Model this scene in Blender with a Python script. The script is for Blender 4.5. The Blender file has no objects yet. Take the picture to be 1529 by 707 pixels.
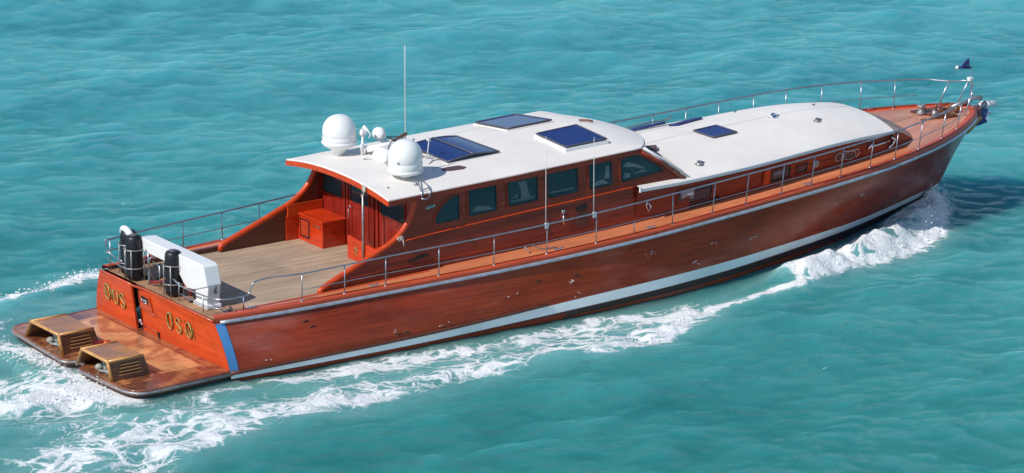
import bpy, bmesh, math, random
import numpy as np
from mathutils import Vector, Matrix
R = math.radians
random.seed(7); rng = np.random.default_rng(7)
scene = bpy.context.scene
COL = scene.collection

# ------------------------------------------------------------------ camera
YAW, PITCH = 0.96749228, 0.27791143
cam_d = bpy.data.cameras.new('camera'); cam = bpy.data.objects.new('camera', cam_d); COL.objects.link(cam)
cam.location = (-46.03263, -80.47108, 28.93945)
cam.rotation_euler = (math.pi/2 - PITCH, 0, YAW - math.pi/2)
cam_d.sensor_width = 36; cam_d.lens = 6500/1529*36
cam_d.clip_start = 1; cam_d.clip_end = 20000
scene.camera = cam

# ------------------------------------------------------------------ sky and sun
SUN_EL, SUN_TO = R(43), R(4)          # shadows run towards +x, turned SUN_TO towards +y
w = bpy.data.worlds.new('World'); scene.world = w; w.use_nodes = True
nt = w.node_tree; bg = nt.nodes['Background']
sky = nt.nodes.new('ShaderNodeTexSky'); sky.sky_type = 'NISHITA'; sky.sun_disc = False; sky.dust_density = .25; sky.ozone_density = 3.0
sky.sun_elevation = SUN_EL
sdir = Vector((-math.cos(SUN_TO)*math.cos(SUN_EL), -math.sin(SUN_TO)*math.cos(SUN_EL), math.sin(SUN_EL)))
sky.sun_rotation = math.atan2(sdir.x, sdir.y)
nt.links.new(sky.outputs[0], bg.inputs[0]); bg.inputs[1].default_value = 0.115
sun_d = bpy.data.lights.new('sun', 'SUN'); sun_d.energy = 3.9; sun_d.angle = R(0.5); sun_d.color = (1, .95, .88)
sun = bpy.data.objects.new('sun', sun_d); COL.objects.link(sun)
sun.rotation_euler = (-sdir).to_track_quat('-Z', 'Y').to_euler()
scene.view_settings.view_transform = 'Standard'; scene.view_settings.look = 'None'
scene.view_settings.exposure = 0.2; scene.view_settings.gamma = 1

# ------------------------------------------------------------------ materials
def node_mat(name):
    m = bpy.data.materials.new(name); m.use_nodes = True
    return m, m.node_tree, m.node_tree.nodes['Principled BSDF']
def N(nt, t, **kw):
    n = nt.nodes.new(t)
    for k, v in kw.items():
        if k.startswith('i_'):
            n.inputs[k[2:].replace('_', ' ')].default_value = v
        else: setattr(n, k, v)
    return n
def noise(nt, vec, scale, detail=4, rough=.55, dist=0):
    n = N(nt, 'ShaderNodeTexNoise'); n.inputs['Scale'].default_value = scale
    n.inputs['Detail'].default_value = detail; n.inputs['Roughness'].default_value = rough; n.inputs['Distortion'].default_value = dist
    nt.links.new(vec, n.inputs['Vector']); return n.outputs['Fac']
def mapping(nt, sc=(1,1,1), rot=(0,0,0), src='Object', loc=(0,0,0)):
    tc = N(nt, 'ShaderNodeTexCoord'); mp = N(nt, 'ShaderNodeMapping')
    mp.inputs['Scale'].default_value = sc; mp.inputs['Rotation'].default_value = rot; mp.inputs['Location'].default_value = loc
    nt.links.new(tc.outputs[src], mp.inputs['Vector']); return mp.outputs[0]
def ramp(nt, fac, stops):
    r = N(nt, 'ShaderNodeValToRGB'); cr = r.color_ramp
    cr.elements[0].position, cr.elements[0].color = stops[0][0], (*stops[0][1], 1)
    cr.elements[1].position, cr.elements[1].color = stops[-1][0], (*stops[-1][1], 1)
    for p, c in stops[1:-1]:
        e = cr.elements.new(p); e.color = (*c, 1)
    nt.links.new(fac, r.inputs[0]); return r.outputs[0]
def mixc(nt, fac, a, b, mode='MIX'):
    m = N(nt, 'ShaderNodeMix', data_type='RGBA', blend_type=mode)
    for sock, v in ((m.inputs['Factor'], fac), (m.inputs['A'], a), (m.inputs['B'], b)):
        if isinstance(v, (int, float)): sock.default_value = v
        elif isinstance(v, tuple): sock.default_value = (*v, 1)
        else: nt.links.new(v, sock)
    return m.outputs['Result']
def mth(nt, op, a, b=None, c=None, clamp=False):
    m = N(nt, 'ShaderNodeMath', operation=op, use_clamp=clamp)
    for i, v in enumerate((a, b, c)):
        if v is None: continue
        if isinstance(v, (int, float)): m.inputs[i].default_value = v
        else: nt.links.new(v, m.inputs[i])
    return m.outputs[0]
def bump(nt, b, h, strength, dist):
    n = N(nt, 'ShaderNodeBump'); n.inputs['Strength'].default_value = strength; n.inputs['Distance'].default_value = dist
    nt.links.new(h, n.inputs['Height']); nt.links.new(n.outputs[0], b.inputs['Normal'])

def wood(name, base, grain=(.35, 9, 9), dark=.55, rough=.28, coat=.35, blotch=.35, seams=None, seam_axis=2, knots=True, bmp=.002, fleck=None, seamk=.45):
    """varnished timber: stretched grain, broad tone patches, planking seams and a gloss coat"""
    m, nt, b = node_mat(name)
    v = mapping(nt, grain)
    g = noise(nt, v, 1.6, 7, .62, .6)
    d = tuple(c*dark for c in base); l = tuple(min(1, c*1.22) for c in base)
    col = ramp(nt, g, [(.3, d), (.5, base), (.72, l)])
    v2 = mapping(nt, (.35, .9, .9))
    p = noise(nt, v2, 1.1, 4, .6, .5)
    tone = ramp(nt, p, [(.32, (1-blotch,)*3), (.62, (1.0, 1.0, 1.0))])
    col = mixc(nt, 1.0, col, tone, 'MULTIPLY')
    if knots:
        v4 = mapping(nt, (1.1, 2.6, 2.6)); kn = noise(nt, v4, 1.3, 5, .7, 1.2)
        k = ramp(nt, kn, [(.66, (0, 0, 0)), (.73, (1, 1, 1))])
        col = mixc(nt, mth(nt, 'MULTIPLY', k, .55), col, tuple(c*.35 for c in base))
    if fleck:      # scuffs and worn varnish
        v5 = mapping(nt, (.8, 2.2, 5)); fn = noise(nt, v5, 2.3, 8, .8, .3)
        k = ramp(nt, fn, [(.665, (0, 0, 0)), (.70, (1, 1, 1))])
        col = mixc(nt, mth(nt, 'MULTIPLY', k, fleck), col, (.42, .30, .24))
    h = g
    if seams:
        tc = N(nt, 'ShaderNodeTexCoord'); sx = N(nt, 'ShaderNodeSeparateXYZ'); nt.links.new(tc.outputs['Object'], sx.inputs[0])
        f = mth(nt, 'FRACT', mth(nt, 'MULTIPLY', sx.outputs[seam_axis], 1/seams))
        s = mth(nt, 'LESS_THAN', f, .06)
        col = mixc(nt, mth(nt, 'MULTIPLY', s, seamk), col, tuple(c*.3 for c in base))
    nt.links.new(col, b.inputs['Base Color'])
    rr = noise(nt, mapping(nt, (1, 3, 3)), 2.0, 4, .6)
    nt.links.new(mth(nt, 'MULTIPLY_ADD', rr, .25, rough-.1), b.inputs['Roughness'])
    b.inputs['Coat Weight'].default_value = coat; b.inputs['Coat Roughness'].default_value = .08
    b.inputs['Specular IOR Level'].default_value = .4
    bump(nt, b, h, .35, bmp)
    return m
def plank(name, base, pitch=.11, line=.10, linecol=(.03, .012, .008), rough=.5, tone=.35, coat=0, dark=.7, wet=None, edge=0.0):
    """laid deck: UV x runs along the plank, UV y across it (metres)"""
    m, nt, b = node_mat(name)
    tc = N(nt, 'ShaderNodeTexCoord'); sx = N(nt, 'ShaderNodeSeparateXYZ'); nt.links.new(tc.outputs['UV'], sx.inputs[0])
    yy = mth(nt, 'MULTIPLY', sx.outputs[1], 1/pitch)
    f = mth(nt, 'FRACT', yy); ln = mth(nt, 'LESS_THAN', f, line)
    cell = mth(nt, 'FLOOR', yy)
    wn = N(nt, 'ShaderNodeTexWhiteNoise', noise_dimensions='2D')
    seg = mth(nt, 'FLOOR', mth(nt, 'ADD', mth(nt, 'MULTIPLY', sx.outputs[0], .33), mth(nt, 'MULTIPLY', cell, .37)))
    cb = N(nt, 'ShaderNodeCombineXYZ'); nt.links.new(cell, cb.inputs[0]); nt.links.new(seg, cb.inputs[1]); nt.links.new(cb.outputs[0], wn.inputs['Vector'])
    mp = N(nt, 'ShaderNodeMapping'); mp.inputs['Scale'].default_value = (1.2, 22, 1); nt.links.new(tc.outputs['UV'], mp.inputs['Vector'])
    g = noise(nt, mp.outputs[0], 1.5, 6, .65, .4)
    c0 = ramp(nt, g, [(.28, tuple(c*dark for c in base)), (.55, base), (.78, tuple(min(1, c*1.2) for c in base))])
    c1 = mixc(nt, 1.0, c0, ramp(nt, wn.outputs[0], [(0, (1-tone*.6,)*3), (1, (1+tone*.3,)*3)]), 'MULTIPLY')
    bl = noise(nt, mapping(nt, (.5, 1.2, 1)), .9, 5, .65, .8)
    c1 = mixc(nt, 1.0, c1, ramp(nt, bl, [(.3, (1-tone,)*3), (.62, (1.05,)*3)]), 'MULTIPLY')
    if wet:   # soaked, stained patches
        wv = noise(nt, mapping(nt, (.8, 1.2, 1)), .9, 4, .6, 1.2)
        c1 = mixc(nt, ramp(nt, wv, [(.44, (0, 0, 0)), (.56, (1, 1, 1))]), c1, wet)
        wv2 = noise(nt, mapping(nt, (1.5, .8, 1), loc=(3, 7, 0)), 1.7, 5, .7, 2.0)
        c1 = mixc(nt, mth(nt, 'MULTIPLY', ramp(nt, wv2, [(.56, (0, 0, 0)), (.66, (1, 1, 1))]), .7), c1, (.40, .20, .10))
    c1 = mixc(nt, mth(nt, 'MULTIPLY', ln, .8), c1, linecol)
    nt.links.new(c1, b.inputs['Base Color'])
    b.inputs['Roughness'].default_value = rough; b.inputs['Coat Weight'].default_value = coat; b.inputs['Coat Roughness'].default_value = .12
    bump(nt, b, g, .3, .002)
    return m
def paint(name, col, rough=.4, metal=0, dirt=.12, coat=0, scale=3, spec=.5, dirtcol=None):
    m, nt, b = node_mat(name)
    n = noise(nt, mapping(nt, (1, 1, 1)), scale, 6, .65, .4)
    dc = dirtcol or tuple(c*(1-dirt) for c in col)
    c = ramp(nt, n, [(.35, dc), (.6, col)])
    nt.links.new(c, b.inputs['Base Color'])
    b.inputs['Roughness'].default_value = rough; b.inputs['Metallic'].default_value = metal
    b.inputs['Coat Weight'].default_value = coat; b.inputs['Specular IOR Level'].default_value = spec
    return m
M = {}
M['hull'] = wood('hull mahogany', (.33, .040, .010), grain=(.22, 7, 13), dark=.62, rough=.22, coat=.06, blotch=.42, fleck=.10, bmp=.0015, knots=False, seams=.165, seamk=.16)
def haze_patches(m):
    # dried salt: wide, soft pale smears on the topsides
    nt = m.node_tree; b = nt.nodes['Principled BSDF']; src = b.inputs['Base Color'].links[0].from_socket
    v = mapping(nt, (.33, 1, .9), rot=(0, R(24), 0)); n1 = noise(nt, v, 1.0, 6, .62, .5); n2 = noise(nt, mapping(nt, (3, 3, 9), rot=(0, R(30), 0)), 1.0, 5, .7)
    k = mth(nt, 'MULTIPLY', ramp(nt, n1, [(.55, (0, 0, 0)), (.72, (1, 1, 1))]), mth(nt, 'MULTIPLY', n2, .32))
    nt.links.new(mixc(nt, k, src, (.50, .34, .31)), b.inputs['Base Color'])
haze_patches(M['hull'])
M['hull'].node_tree.nodes['Principled BSDF'].inputs['Specular IOR Level'].default_value = .3
M['transom'] = wood('transom varnish', (.62, .065, .009), grain=(6, .5, 7), dark=.72, rough=.3, coat=.25, blotch=.22, knots=False)
M['cabin'] = wood('cabin mahogany', (.27, .034, .014), grain=(.4, 8, 8), dark=.6, rough=.3, coat=.15, blotch=.25, seams=.19)
M['trim'] = wood('trim varnish', (.56, .058, .008), grain=(.8, 8, 8), dark=.75, rough=.35, coat=.12, blotch=.15, knots=False)
M['board'] = wood('covering board', (.52, .080, .030), grain=(.6, 9, 9), dark=.75, rough=.35, coat=.12, blotch=.2, knots=False)
M['locker'] = wood('locker varnish', (.58, .042, .008), grain=(2, .8, 7), dark=.7, rough=.28, coat=.25, blotch=.22, knots=False)
M['bulk'] = wood('bulkhead varnish', (.25, .018, .010), grain=(2, 5, .5), dark=.6, rough=.3, coat=.3, blotch=.25, knots=False)
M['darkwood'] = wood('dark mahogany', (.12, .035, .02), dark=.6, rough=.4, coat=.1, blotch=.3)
M['nose'] = wood('coachroof front', (.22, .035, .035), dark=.7, rough=.35, coat=.25, blotch=.15, knots=False)
M['sidedeck'] = plank('side deck planks', (.70, .23, .10), pitch=.125, line=.10, linecol=(.16, .05, .03), rough=.42, tone=.18, coat=.1)
M['foredeck'] = plank('foredeck planks', (.60, .26, .16), pitch=.14, line=.09, linecol=(.22, .08, .05), rough=.42, tone=.28, coat=.1)
M['cockpit'] = plank('weathered teak', (.45, .33, .225), pitch=.075, line=.07, linecol=(.16, .11, .075), rough=.75, tone=.28, dark=.84)
M['aftdeck'] = plank('aft deck teak', (.44, .24, .13), pitch=.09, line=.08, linecol=(.11, .06, .04), rough=.6, tone=.35)
M['platform'] = plank('wet platform wood', (.46, .17, .065), pitch=.24, line=.08, linecol=(.08, .03, .018), rough=.26, tone=.4, coat=.35, wet=(.15, .045, .025))
M['boxwood'] = plank('box wood', (.56, .25, .09), pitch=.5, line=.01, rough=.38, tone=.3, wet=(.30, .15, .085))
M['boxside'] = wood('box side wood', (.22, .095, .05), grain=(1, 1, 8), rough=.4, blotch=.5, dark=.55)
M['boxtrim'] = wood('box edge wood', (.66, .33, .10), rough=.4, blotch=.3, knots=False)
M['white'] = paint('white deck canvas', (.755, .715, .665), .55, dirt=.09, scale=.8)
M['gel'] = paint('white gelcoat', (.76, .76, .75), .3, dirt=.05, coat=.3)
M['seamgrey'] = paint('grey canvas seam', (.45, .45, .45), .6)  # plain grey of the canvas seam
M['boot'] = paint('boot stripe', (.84, .88, .87), .3, dirt=.3, coat=.2, scale=1.2, dirtcol=(.72, .79, .78))
M['steel'] = paint('stainless steel', (.44, .46, .50), .30, metal=.85, dirt=.2, scale=8)
M['rub'] = paint('steel rub rail', (.50, .55, .62), .3, metal=.5, dirt=.3, scale=5)
M['dullsteel'] = paint('aged steel', (.38, .37, .37), .42, metal=.6, dirt=.35, scale=9)
M['black'] = paint('fender rubber', (.014, .014, .018), .42, dirt=.3, scale=6, spec=.4)
M['blackpaint'] = paint('black', (.012, .010, .010), .5)
M['antifoul'] = paint('antifouling', (.045, .018, .016), .5, dirt=.4)
M['bluetape'] = paint('blue tape', (.07, .24, .52), .55, dirt=.12)
M['anchorblue'] = paint('anchor paint', (.03, .10, .26), .5, dirt=.2)
M['gear'] = paint('trim gear', (.38, .40, .37), .5, dirt=.6, scale=14)
M['bluecloth'] = paint('blue canvas', (.022, .035, .16), .8, dirt=.3, scale=10)
M['gold'] = paint('gold leaf', (.46, .30, .085), .45, metal=0, dirt=.35, scale=14)
M['goldedge'] = paint('gold edge', (.16, .10, .02), .5)
M['rope'] = paint('old rope', (.55, .50, .44), .9, dirt=.3, scale=30)
M['hatchrim'] = paint('hatch rim', (.10, .10, .13), .45, metal=.3)
M['brownstain'] = paint('brown leather', (.10, .055, .06), .5)
M['chrome'] = paint('chrome', (.75, .76, .78), .12, metal=1, dirt=.1)
M['rust'] = paint('rusty bronze', (.30, .13, .06), .45, metal=.4, dirt=.5, scale=12)
M['interior'] = paint('dim interior', (.035, .065, .080), .8, dirt=.8, scale=5)
M['curtain'] = paint('pale curtain', (.70, .76, .78), .9, dirt=.25, scale=6)
M['whippaint'] = paint('white whip paint', (.58, .58, .58), .35)
def glass(name, col, rough, coat=0, alpha=1.0, spec=.6):
    m, nt, b = node_mat(name)
    b.inputs['Base Color'].default_value = (*col, 1); b.inputs['Roughness'].default_value = rough
    b.inputs['Specular IOR Level'].default_value = spec; b.inputs['Coat Weight'].default_value = coat; b.inputs['Alpha'].default_value = alpha
    return m
M['glass'] = glass('window glass', (.030, .070, .095), .04, alpha=.38, spec=1.0)
M['glassb'] = glass('dark glass', (.010, .035, .055), .05)
M['skyglass'] = glass('blue acrylic', (.003, .018, .125), .07, spec=.32)

# ------------------------------------------------------------------ mesh helpers
def mesh_obj(name, verts, faces, mat, parent=None, smooth=False, uv=None):
    me = bpy.data.meshes.new(name); me.from_pydata([tuple(map(float, v)) for v in verts], [], faces)
    me.validate(); me.update()
    if smooth: me.polygons.foreach_set('use_smooth', [True]*len(me.polygons))
    if uv is not None:
        l = me.uv_layers.new(name='UVMap')
        for lp in me.loops: l.data[lp.index].uv = uv[lp.vertex_index]
    mats = mat if isinstance(mat, (list, tuple)) else [mat]
    for m in mats: me.materials.append(M[m] if isinstance(m, str) else m)
    o = bpy.data.objects.new(name, me); COL.objects.link(o)
    if parent: o.parent = parent
    return o
class MB:
    """collects shapes and links them as one mesh object"""
    def __init__(s): s.v = []; s.f = []; s.uv = []; s.sm = []; s.mi = []
    def add(s, v, f, uv=None, sm=False, mi=0):
        o = len(s.v); s.v += [tuple(map(float, p)) for p in v]; s.f += [tuple(i+o for i in q) for q in f]
        s.uv += [tuple(u) for u in uv] if uv is not None else [(p[0], p[1]) for p in v]
        s.sm += [sm]*len(f); s.mi += [mi]*len(f); return s
    def grid(s, P, uv=None, sm=True, closeu=False, mi=0):
        P = np.asarray(P, float); n, m = P.shape[:2]; f = []
        for i in range(n if closeu else n-1):
            for j in range(m-1):
                a = i*m+j; b = ((i+1) % n)*m+j
                f.append((a, b, b+1, a+1))
        return s.add(P.reshape(-1, 3), f, None if uv is None else np.asarray(uv).reshape(-1, 2), sm, mi)
    def box(s, c, d, rz=0, taper=None, mi=0):
        x, y, z = [q/2 for q in d]; vs = []
        for sz in (-1, 1):
            k = 1 if (sz < 0 or taper is None) else taper
            for sx, sy in ((-1, -1), (1, -1), (1, 1), (-1, 1)):
                px, py = sx*x*k, sy*y*k
                vs.append((c[0]+px*math.cos(rz)-py*math.sin(rz), c[1]+px*math.sin(rz)+py*math.cos(rz), c[2]+sz*z))
        return s.add(vs, [(3, 2, 1, 0), (4, 5, 6, 7), (0, 1, 5, 4), (1, 2, 6, 5), (2, 3, 7, 6), (3, 0, 4, 7)], mi=mi)
    def hexa(s, v, mi=0):   # 4 bottom + 4 top corners
        return s.add(v, [(3, 2, 1, 0), (4, 5, 6, 7), (0, 1, 5, 4), (1, 2, 6, 5), (2, 3, 7, 6), (3, 0, 4, 7)], mi=mi)
    def tube(s, pts, r, n=8, caps=True, flat=None, mi=0):
        pts = [Vector(p) for p in pts]; rr = r if isinstance(r, (list, tuple, np.ndarray)) else [r]*len(pts)
        rings = []; up = Vector((0, 0, 1)); prev = None
        for i, p in enumerate(pts):
            t = (pts[min(i+1, len(pts)-1)]-pts[max(i-1, 0)]).normalized()
            if prev is None:
                a = up.cross(t) if abs(t.z) < .95 else Vector((0, 1, 0)).cross(t)
            else: a = prev - t*prev.dot(t)
            a.normalize(); b = t.cross(a); prev = a
            k = 1 if flat is None else flat
            rings.append([p + a*math.cos(q)*rr[i] + b*math.sin(q)*rr[i]*k for q in [2*math.pi*j/n for j in range(n)]])
        vs = [tuple(v) for r_ in rings for v in r_]; f = []
        for i in range(len(rings)-1):
            for j in range(n):
                f.append((i*n+j, i*n+(j+1) % n, (i+1)*n+(j+1) % n, (i+1)*n+j))
        if caps: f += [tuple(reversed(range(n))), tuple(range((len(rings)-1)*n, len(rings)*n))]
        return s.add(vs, f, sm=True, mi=mi)
    def lathe(s, prof, c=(0, 0, 0), n=32, axis=None, mi=0):
        vs = []; f = []
        for r, z in prof:
            for j in range(n):
                q = 2*math.pi*j/n; vs.append(Vector((r*math.cos(q), r*math.sin(q), z)))
        if axis is not None:
            rot = Vector((0, 0, 1)).rotation_difference(Vector(axis)); vs = [rot @ v for v in vs]
        vs = [v+Vector(c) for v in vs]
        for i in range(len(prof)-1):
            for j in range(n): f.append((i*n+j, i*n+(j+1) % n, (i+1)*n+(j+1) % n, (i+1)*n+j))
        f += [tuple(reversed(range(n))), tuple(range((len(prof)-1)*n, len(prof)*n))]
        return s.add([tuple(v) for v in vs], f, sm=True, mi=mi)
    def prism(s, poly, fn, a, b, mi=0):
        """poly: 2-D points; fn(u, v, t) -> xyz; solid between t=a and t=b"""
        n = len(poly); vs = [fn(u, v, a) for u, v in poly]+[fn(u, v, b) for u, v in poly]
        f = [tuple(reversed(range(n))), tuple(range(n, 2*n))]+[(i, (i+1) % n, n+(i+1) % n, n+i) for i in range(n)]
        return s.add(vs, f, mi=mi)
    def ring(s, outer, inner, fn, a, b, mi=0):
        n = len(outer); vs = [fn(u, v, t) for t in (a, b) for P in (outer, inner) for u, v in P]; f = []
        for i in range(n):
            j = (i+1) % n
            f += [(2*n+i, 2*n+j, 3*n+j, 3*n+i), (i, j, 2*n+j, 2*n+i), (n+j, n+i, 3*n+i, 3*n+j)]
        return s.add(vs, f, mi=mi)
    def build(s, name, mat, parent=None, bevel=0, seg=2, angle=35):
        me = bpy.data.meshes.new(name); me.from_pydata(s.v, [], s.f); me.update()
        l = me.uv_layers.new(name='UVMap')
        vi = np.empty(len(me.loops), int); me.loops.foreach_get('vertex_index', vi)
        l.data.foreach_set('uv', np.array(s.uv, float)[vi].ravel())
        me.polygons.foreach_set('use_smooth', s.sm); me.polygons.foreach_set('material_index', s.mi)
        for m in (mat if isinstance(mat, (list, tuple)) else [mat]): me.materials.append(M[m] if isinstance(m, str) else m)
        bm = bmesh.new(); bm.from_mesh(me); bmesh.ops.recalc_face_normals(bm, faces=bm.faces)
        if bevel:
            ed = [e for e in bm.edges if len(e.link_faces) == 2 and e.calc_face_angle(0) > R(angle)]
            bmesh.ops.bevel(bm, geom=ed, offset=bevel, segments=seg, affect='EDGES', profile=.6)
        bm.to_mesh(me); bm.free()
        o = bpy.data.objects.new(name, me); COL.objects.link(o)
        if parent: o.parent = parent
        return o
def tag(o, label=None, cat=None, group=None, kind=None):
    for k, v in (('label', label), ('category', cat), ('group', group), ('kind', kind)):
        if v: o[k] = v
    return o
def empty(name, loc=(0, 0, 0), rz=0):
    o = bpy.data.objects.new(name, None); COL.objects.link(o); o.location = loc; o.rotation_euler = (0, 0, rz); return o
def smooth_curve(pts, k=6):
    """Catmull-Rom through pts"""
    P = [np.array(p, float) for p in pts]; P = [2*P[0]-P[1]]+P+[2*P[-1]-P[-2]]; out = []
    for i in range(1, len(P)-2):
        for t in np.linspace(0, 1, k, endpoint=False):
            a, b, c, d = P[i-1:i+3]
            out.append(.5*((2*b)+(-a+c)*t+(2*a-5*b+4*c-d)*t*t+(-a+3*b-3*c+d)*t**3))
    out.append(P[-2]); return out
def itp(x, X, Y):
    """smooth interpolation of a table"""
    X = np.array(X, float); Y = np.array(Y, float); x = np.asarray(x, float)
    m = np.gradient(Y, X); i = np.clip(np.searchsorted(X, x)-1, 0, len(X)-2)
    h = X[i+1]-X[i]; t = np.clip((x-X[i])/h, 0, 1)
    return (2*t**3-3*t**2+1)*Y[i]+(t**3-2*t**2+t)*h*m[i]+(-2*t**3+3*t**2)*Y[i+1]+(t**3-t**2)*h*m[i+1]

# ------------------------------------------------------------------ hull shape
XS = [-.13, 1.2, 3.9, 6.6, 9.2, 11, 13.1, 15.4, 17.2, 18.9, 20.3, 21.3, 22.1, 22.75, 23.15, 23.38]
BS = [2.45, 2.58, 2.74, 2.90, 2.98, 2.97, 2.84, 2.66, 2.51, 2.28, 1.93, 1.58, 1.19, .78, .45, .12]
XW = [0, 2, 5, 8, 10.5, 12, 13.5, 15, 16.5, 18, 20, 21, 21.8, 22.15]
BW = [2.93, 3.02, 3.10, 3.10, 3.06, 2.98, 2.80, 2.48, 2.07, 1.60, .82, .42, .12, .02]
def zr(x): return 1.245+.825*np.clip(np.asarray(x, float)/23.4, 0, 1)**1.8      # height of the rub rail
def bs(x): return np.maximum(itp(x, XS, BS), 0)
def bw(x): return np.maximum(itp(x, XW, BW), 0)
def hull_pt(u, t, off=0.0):
    """u 0..1 stern to stem, t 0..1 waterline to rub rail (negative: below water)"""
    xs = -.13+u*(23.40-(-.13)); xw = u*22.13
    S = np.array([xs, bs(xs), float(zr(xs))]); W = np.array([xw, bw(xw), 0.0])
    if t >= 0:
        e = 1.7 - 0.75*min(1, max(0, (u-.35)/.45))
        x = W[0]+(S[0]-W[0])*t; y = W[1]+(S[1]-W[1])*t**e; z = S[2]*t
        if u > .9: y *= 1
    else:
        x = W[0]+t*(.45 + 1.0*u*u); y = W[1]*(1+.35*t)-.02*u; z = S[2]*t
    return np.array([x, -(max(y, .004)+off), z])
def t_of_z(u, z): return z/float(zr(-.13+u*23.53))
US = 1-(1-np.linspace(0, 1, 90))**1.25
def strake_z(x, top):   # boot stripe top / bottom heights
    return itp(x, [0, 5, 10, 14, 18, 22.4], [.13, .21, .38, .44, .43, .38] if top else [.055, .065, .15, .22, .24, .21])

yacht = empty('motor_yacht'); tag(yacht, 'long varnished mahogany motor yacht with white coachroof, under way and trailing a wake', 'boat')

mb = MB()
for sgn in (1, -1):
    G = []
    for u in US:
        ts = [-.45, -.2, 0]+list(np.linspace(0, 1, 15)[1:])
        G.append([hull_pt(u, t)*[1, sgn, 1] for t in ts])
    mb.grid(G)
hull = mb.build('hull', 'hull', yacht)
# painted boot stripe and dark bottom, slightly proud of the planking
for nm, mt, o_, za, zb in (('boot_stripe', 'boot', .006, 0, 1), ('bottom_paint', 'antifoul', .004, -1, 0)):
    mb = MB()
    for sgn in (1, -1):
        G = []
        for u in US:
            x = u*22.3
            if nm == 'boot_stripe': z0, z1 = strake_z(x, False), strake_z(x, True)
            else: z0, z1 = -.35, strake_z(x, False)-.012
            G.append([hull_pt(u, t_of_z(u, z), o_)*[1, sgn, 1] for z in np.linspace(z0, z1, 5)])
        mb.grid(G)
    mb.build(nm, mt, yacht)
# spray strake low on the quarter
for sgn in (1, -1):
    pts = []
    for u in np.linspace(0.0, .37, 30):
        x = u*22.3; pts.append(hull_pt(u, t_of_z(u, strake_z(x, True)+.05), .02)*[1, sgn, 1])
    MB().tube(pts, [.045]*28+[.03, .008], 8).build('spray_strake', 'darkwood', yacht)
# rub rail
for sgn in (1, -1):
    pts = [hull_pt(u, .985, .03)*[1, sgn, 1] for u in 1-(1-np.linspace(.004, 1, 100))**1.4]
    MB().tube(pts, .042, 8).build('rub_rail', 'rub', yacht)

# ---- covering board: outer face, rounded cap and flat margin plank on both sides round to the bow
EDGE_H = .12
def edge(x, off=0, dz=0):
    return np.array([x, -(float(bs(x))+off), float(zr(x))+dz])
XE = np.concatenate([np.linspace(-.13, 20, 90), 20+3.40*(1-(1-np.linspace(0, 1, 36)[1:])**1.8)])
def inset(x, d):
    """point d metres inboard of the sheer, measured square to it in plan"""
    e = 1e-2; x0 = max(x-e, -.13); x1 = min(x+e, 23.4)
    tx, ty = x1-x0, float(bs(x1)-bs(x0)); L = math.hypot(tx, ty); nx, ny = ty/L, -tx/L
    px, py = x+nx*d, float(bs(x))+ny*d
    return px, max(py, 0.0)
for sgn in (1, -1):
    G = []
    for x in XE:
        row = []
        for d, dz in ((-.015, .01), (-.02, .07), (-.012, .105), (.01, EDGE_H), (.05, EDGE_H+.004), (.16, EDGE_H+.002), (.165, EDGE_H-.012)):
            px, py = inset(x, d); row.append((px, -py*sgn, float(zr(x))+dz))
        G.append(row)
    mb = MB().grid(G)
    mb.build('covering_board', 'board', yacht)
# low toe rail round the foredeck
for sgn in (1, -1):
    G = []
    for x in XE[XE > 16.5]:
        k = min(1, (x-16.5)/1.2)*(.045 if sgn < 0 else .02)
        row = []
        for d, dz in ((.0, 0), (-.01, k), (.03, k+.012), (.045, k), (.05, 0)):
            px, py = inset(x, d); row.append((px, -py*sgn, float(zr(x))+EDGE_H-.01+dz))
        G.append(row)
    MB().grid(G, sm=False).build('toe_rail', 'cabin', yacht)

# ---- decks
def inner_y(x): return min(2.22, float(bs(x))-.20) if x < 2.8 else 2.22
def deck_strip(name, mat, xs, yfun, sgn, dz=EDGE_H-.012, n=6):
    G = []; UV = []
    for x in xs:
        px, py = inset(x, .15); yi = yfun(px)
        row = []; ur = []
        for k in np.linspace(0, 1, n):
            y = py+(yi-py)*k; row.append((px, -y*sgn, float(zr(x))+dz+.0)); ur.append((px, (py-y)))
        G.append(row); UV.append(ur)
    return MB().grid(G, UV).build(name, mat, yacht)
for sgn in (1, -1):
    deck_strip('side_deck', 'sidedeck', np.linspace(1.0, 20.6, 80), lambda x: 2.22 if x < 6 else (2.1 if x < 11 else max(.9, 2.1-(x-11)*.14)), sgn)
# foredeck: joins both sides ahead of the coachroof
G = []; UV = []
for x in XE[XE > 19.8]:
    px, py = inset(x, .14); row = []; ur = []
    for k in np.linspace(-1, 1, 25):
        y = py*k; row.append((px, y, float(zr(x))+EDGE_H-.014+.05*(1-k*k)*min(1, py/1.5))); ur.append((px, abs(abs(y)-py)))
    G.append(row); UV.append(ur)
MB().grid(G, UV).build('foredeck', 'foredeck', yacht)
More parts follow.
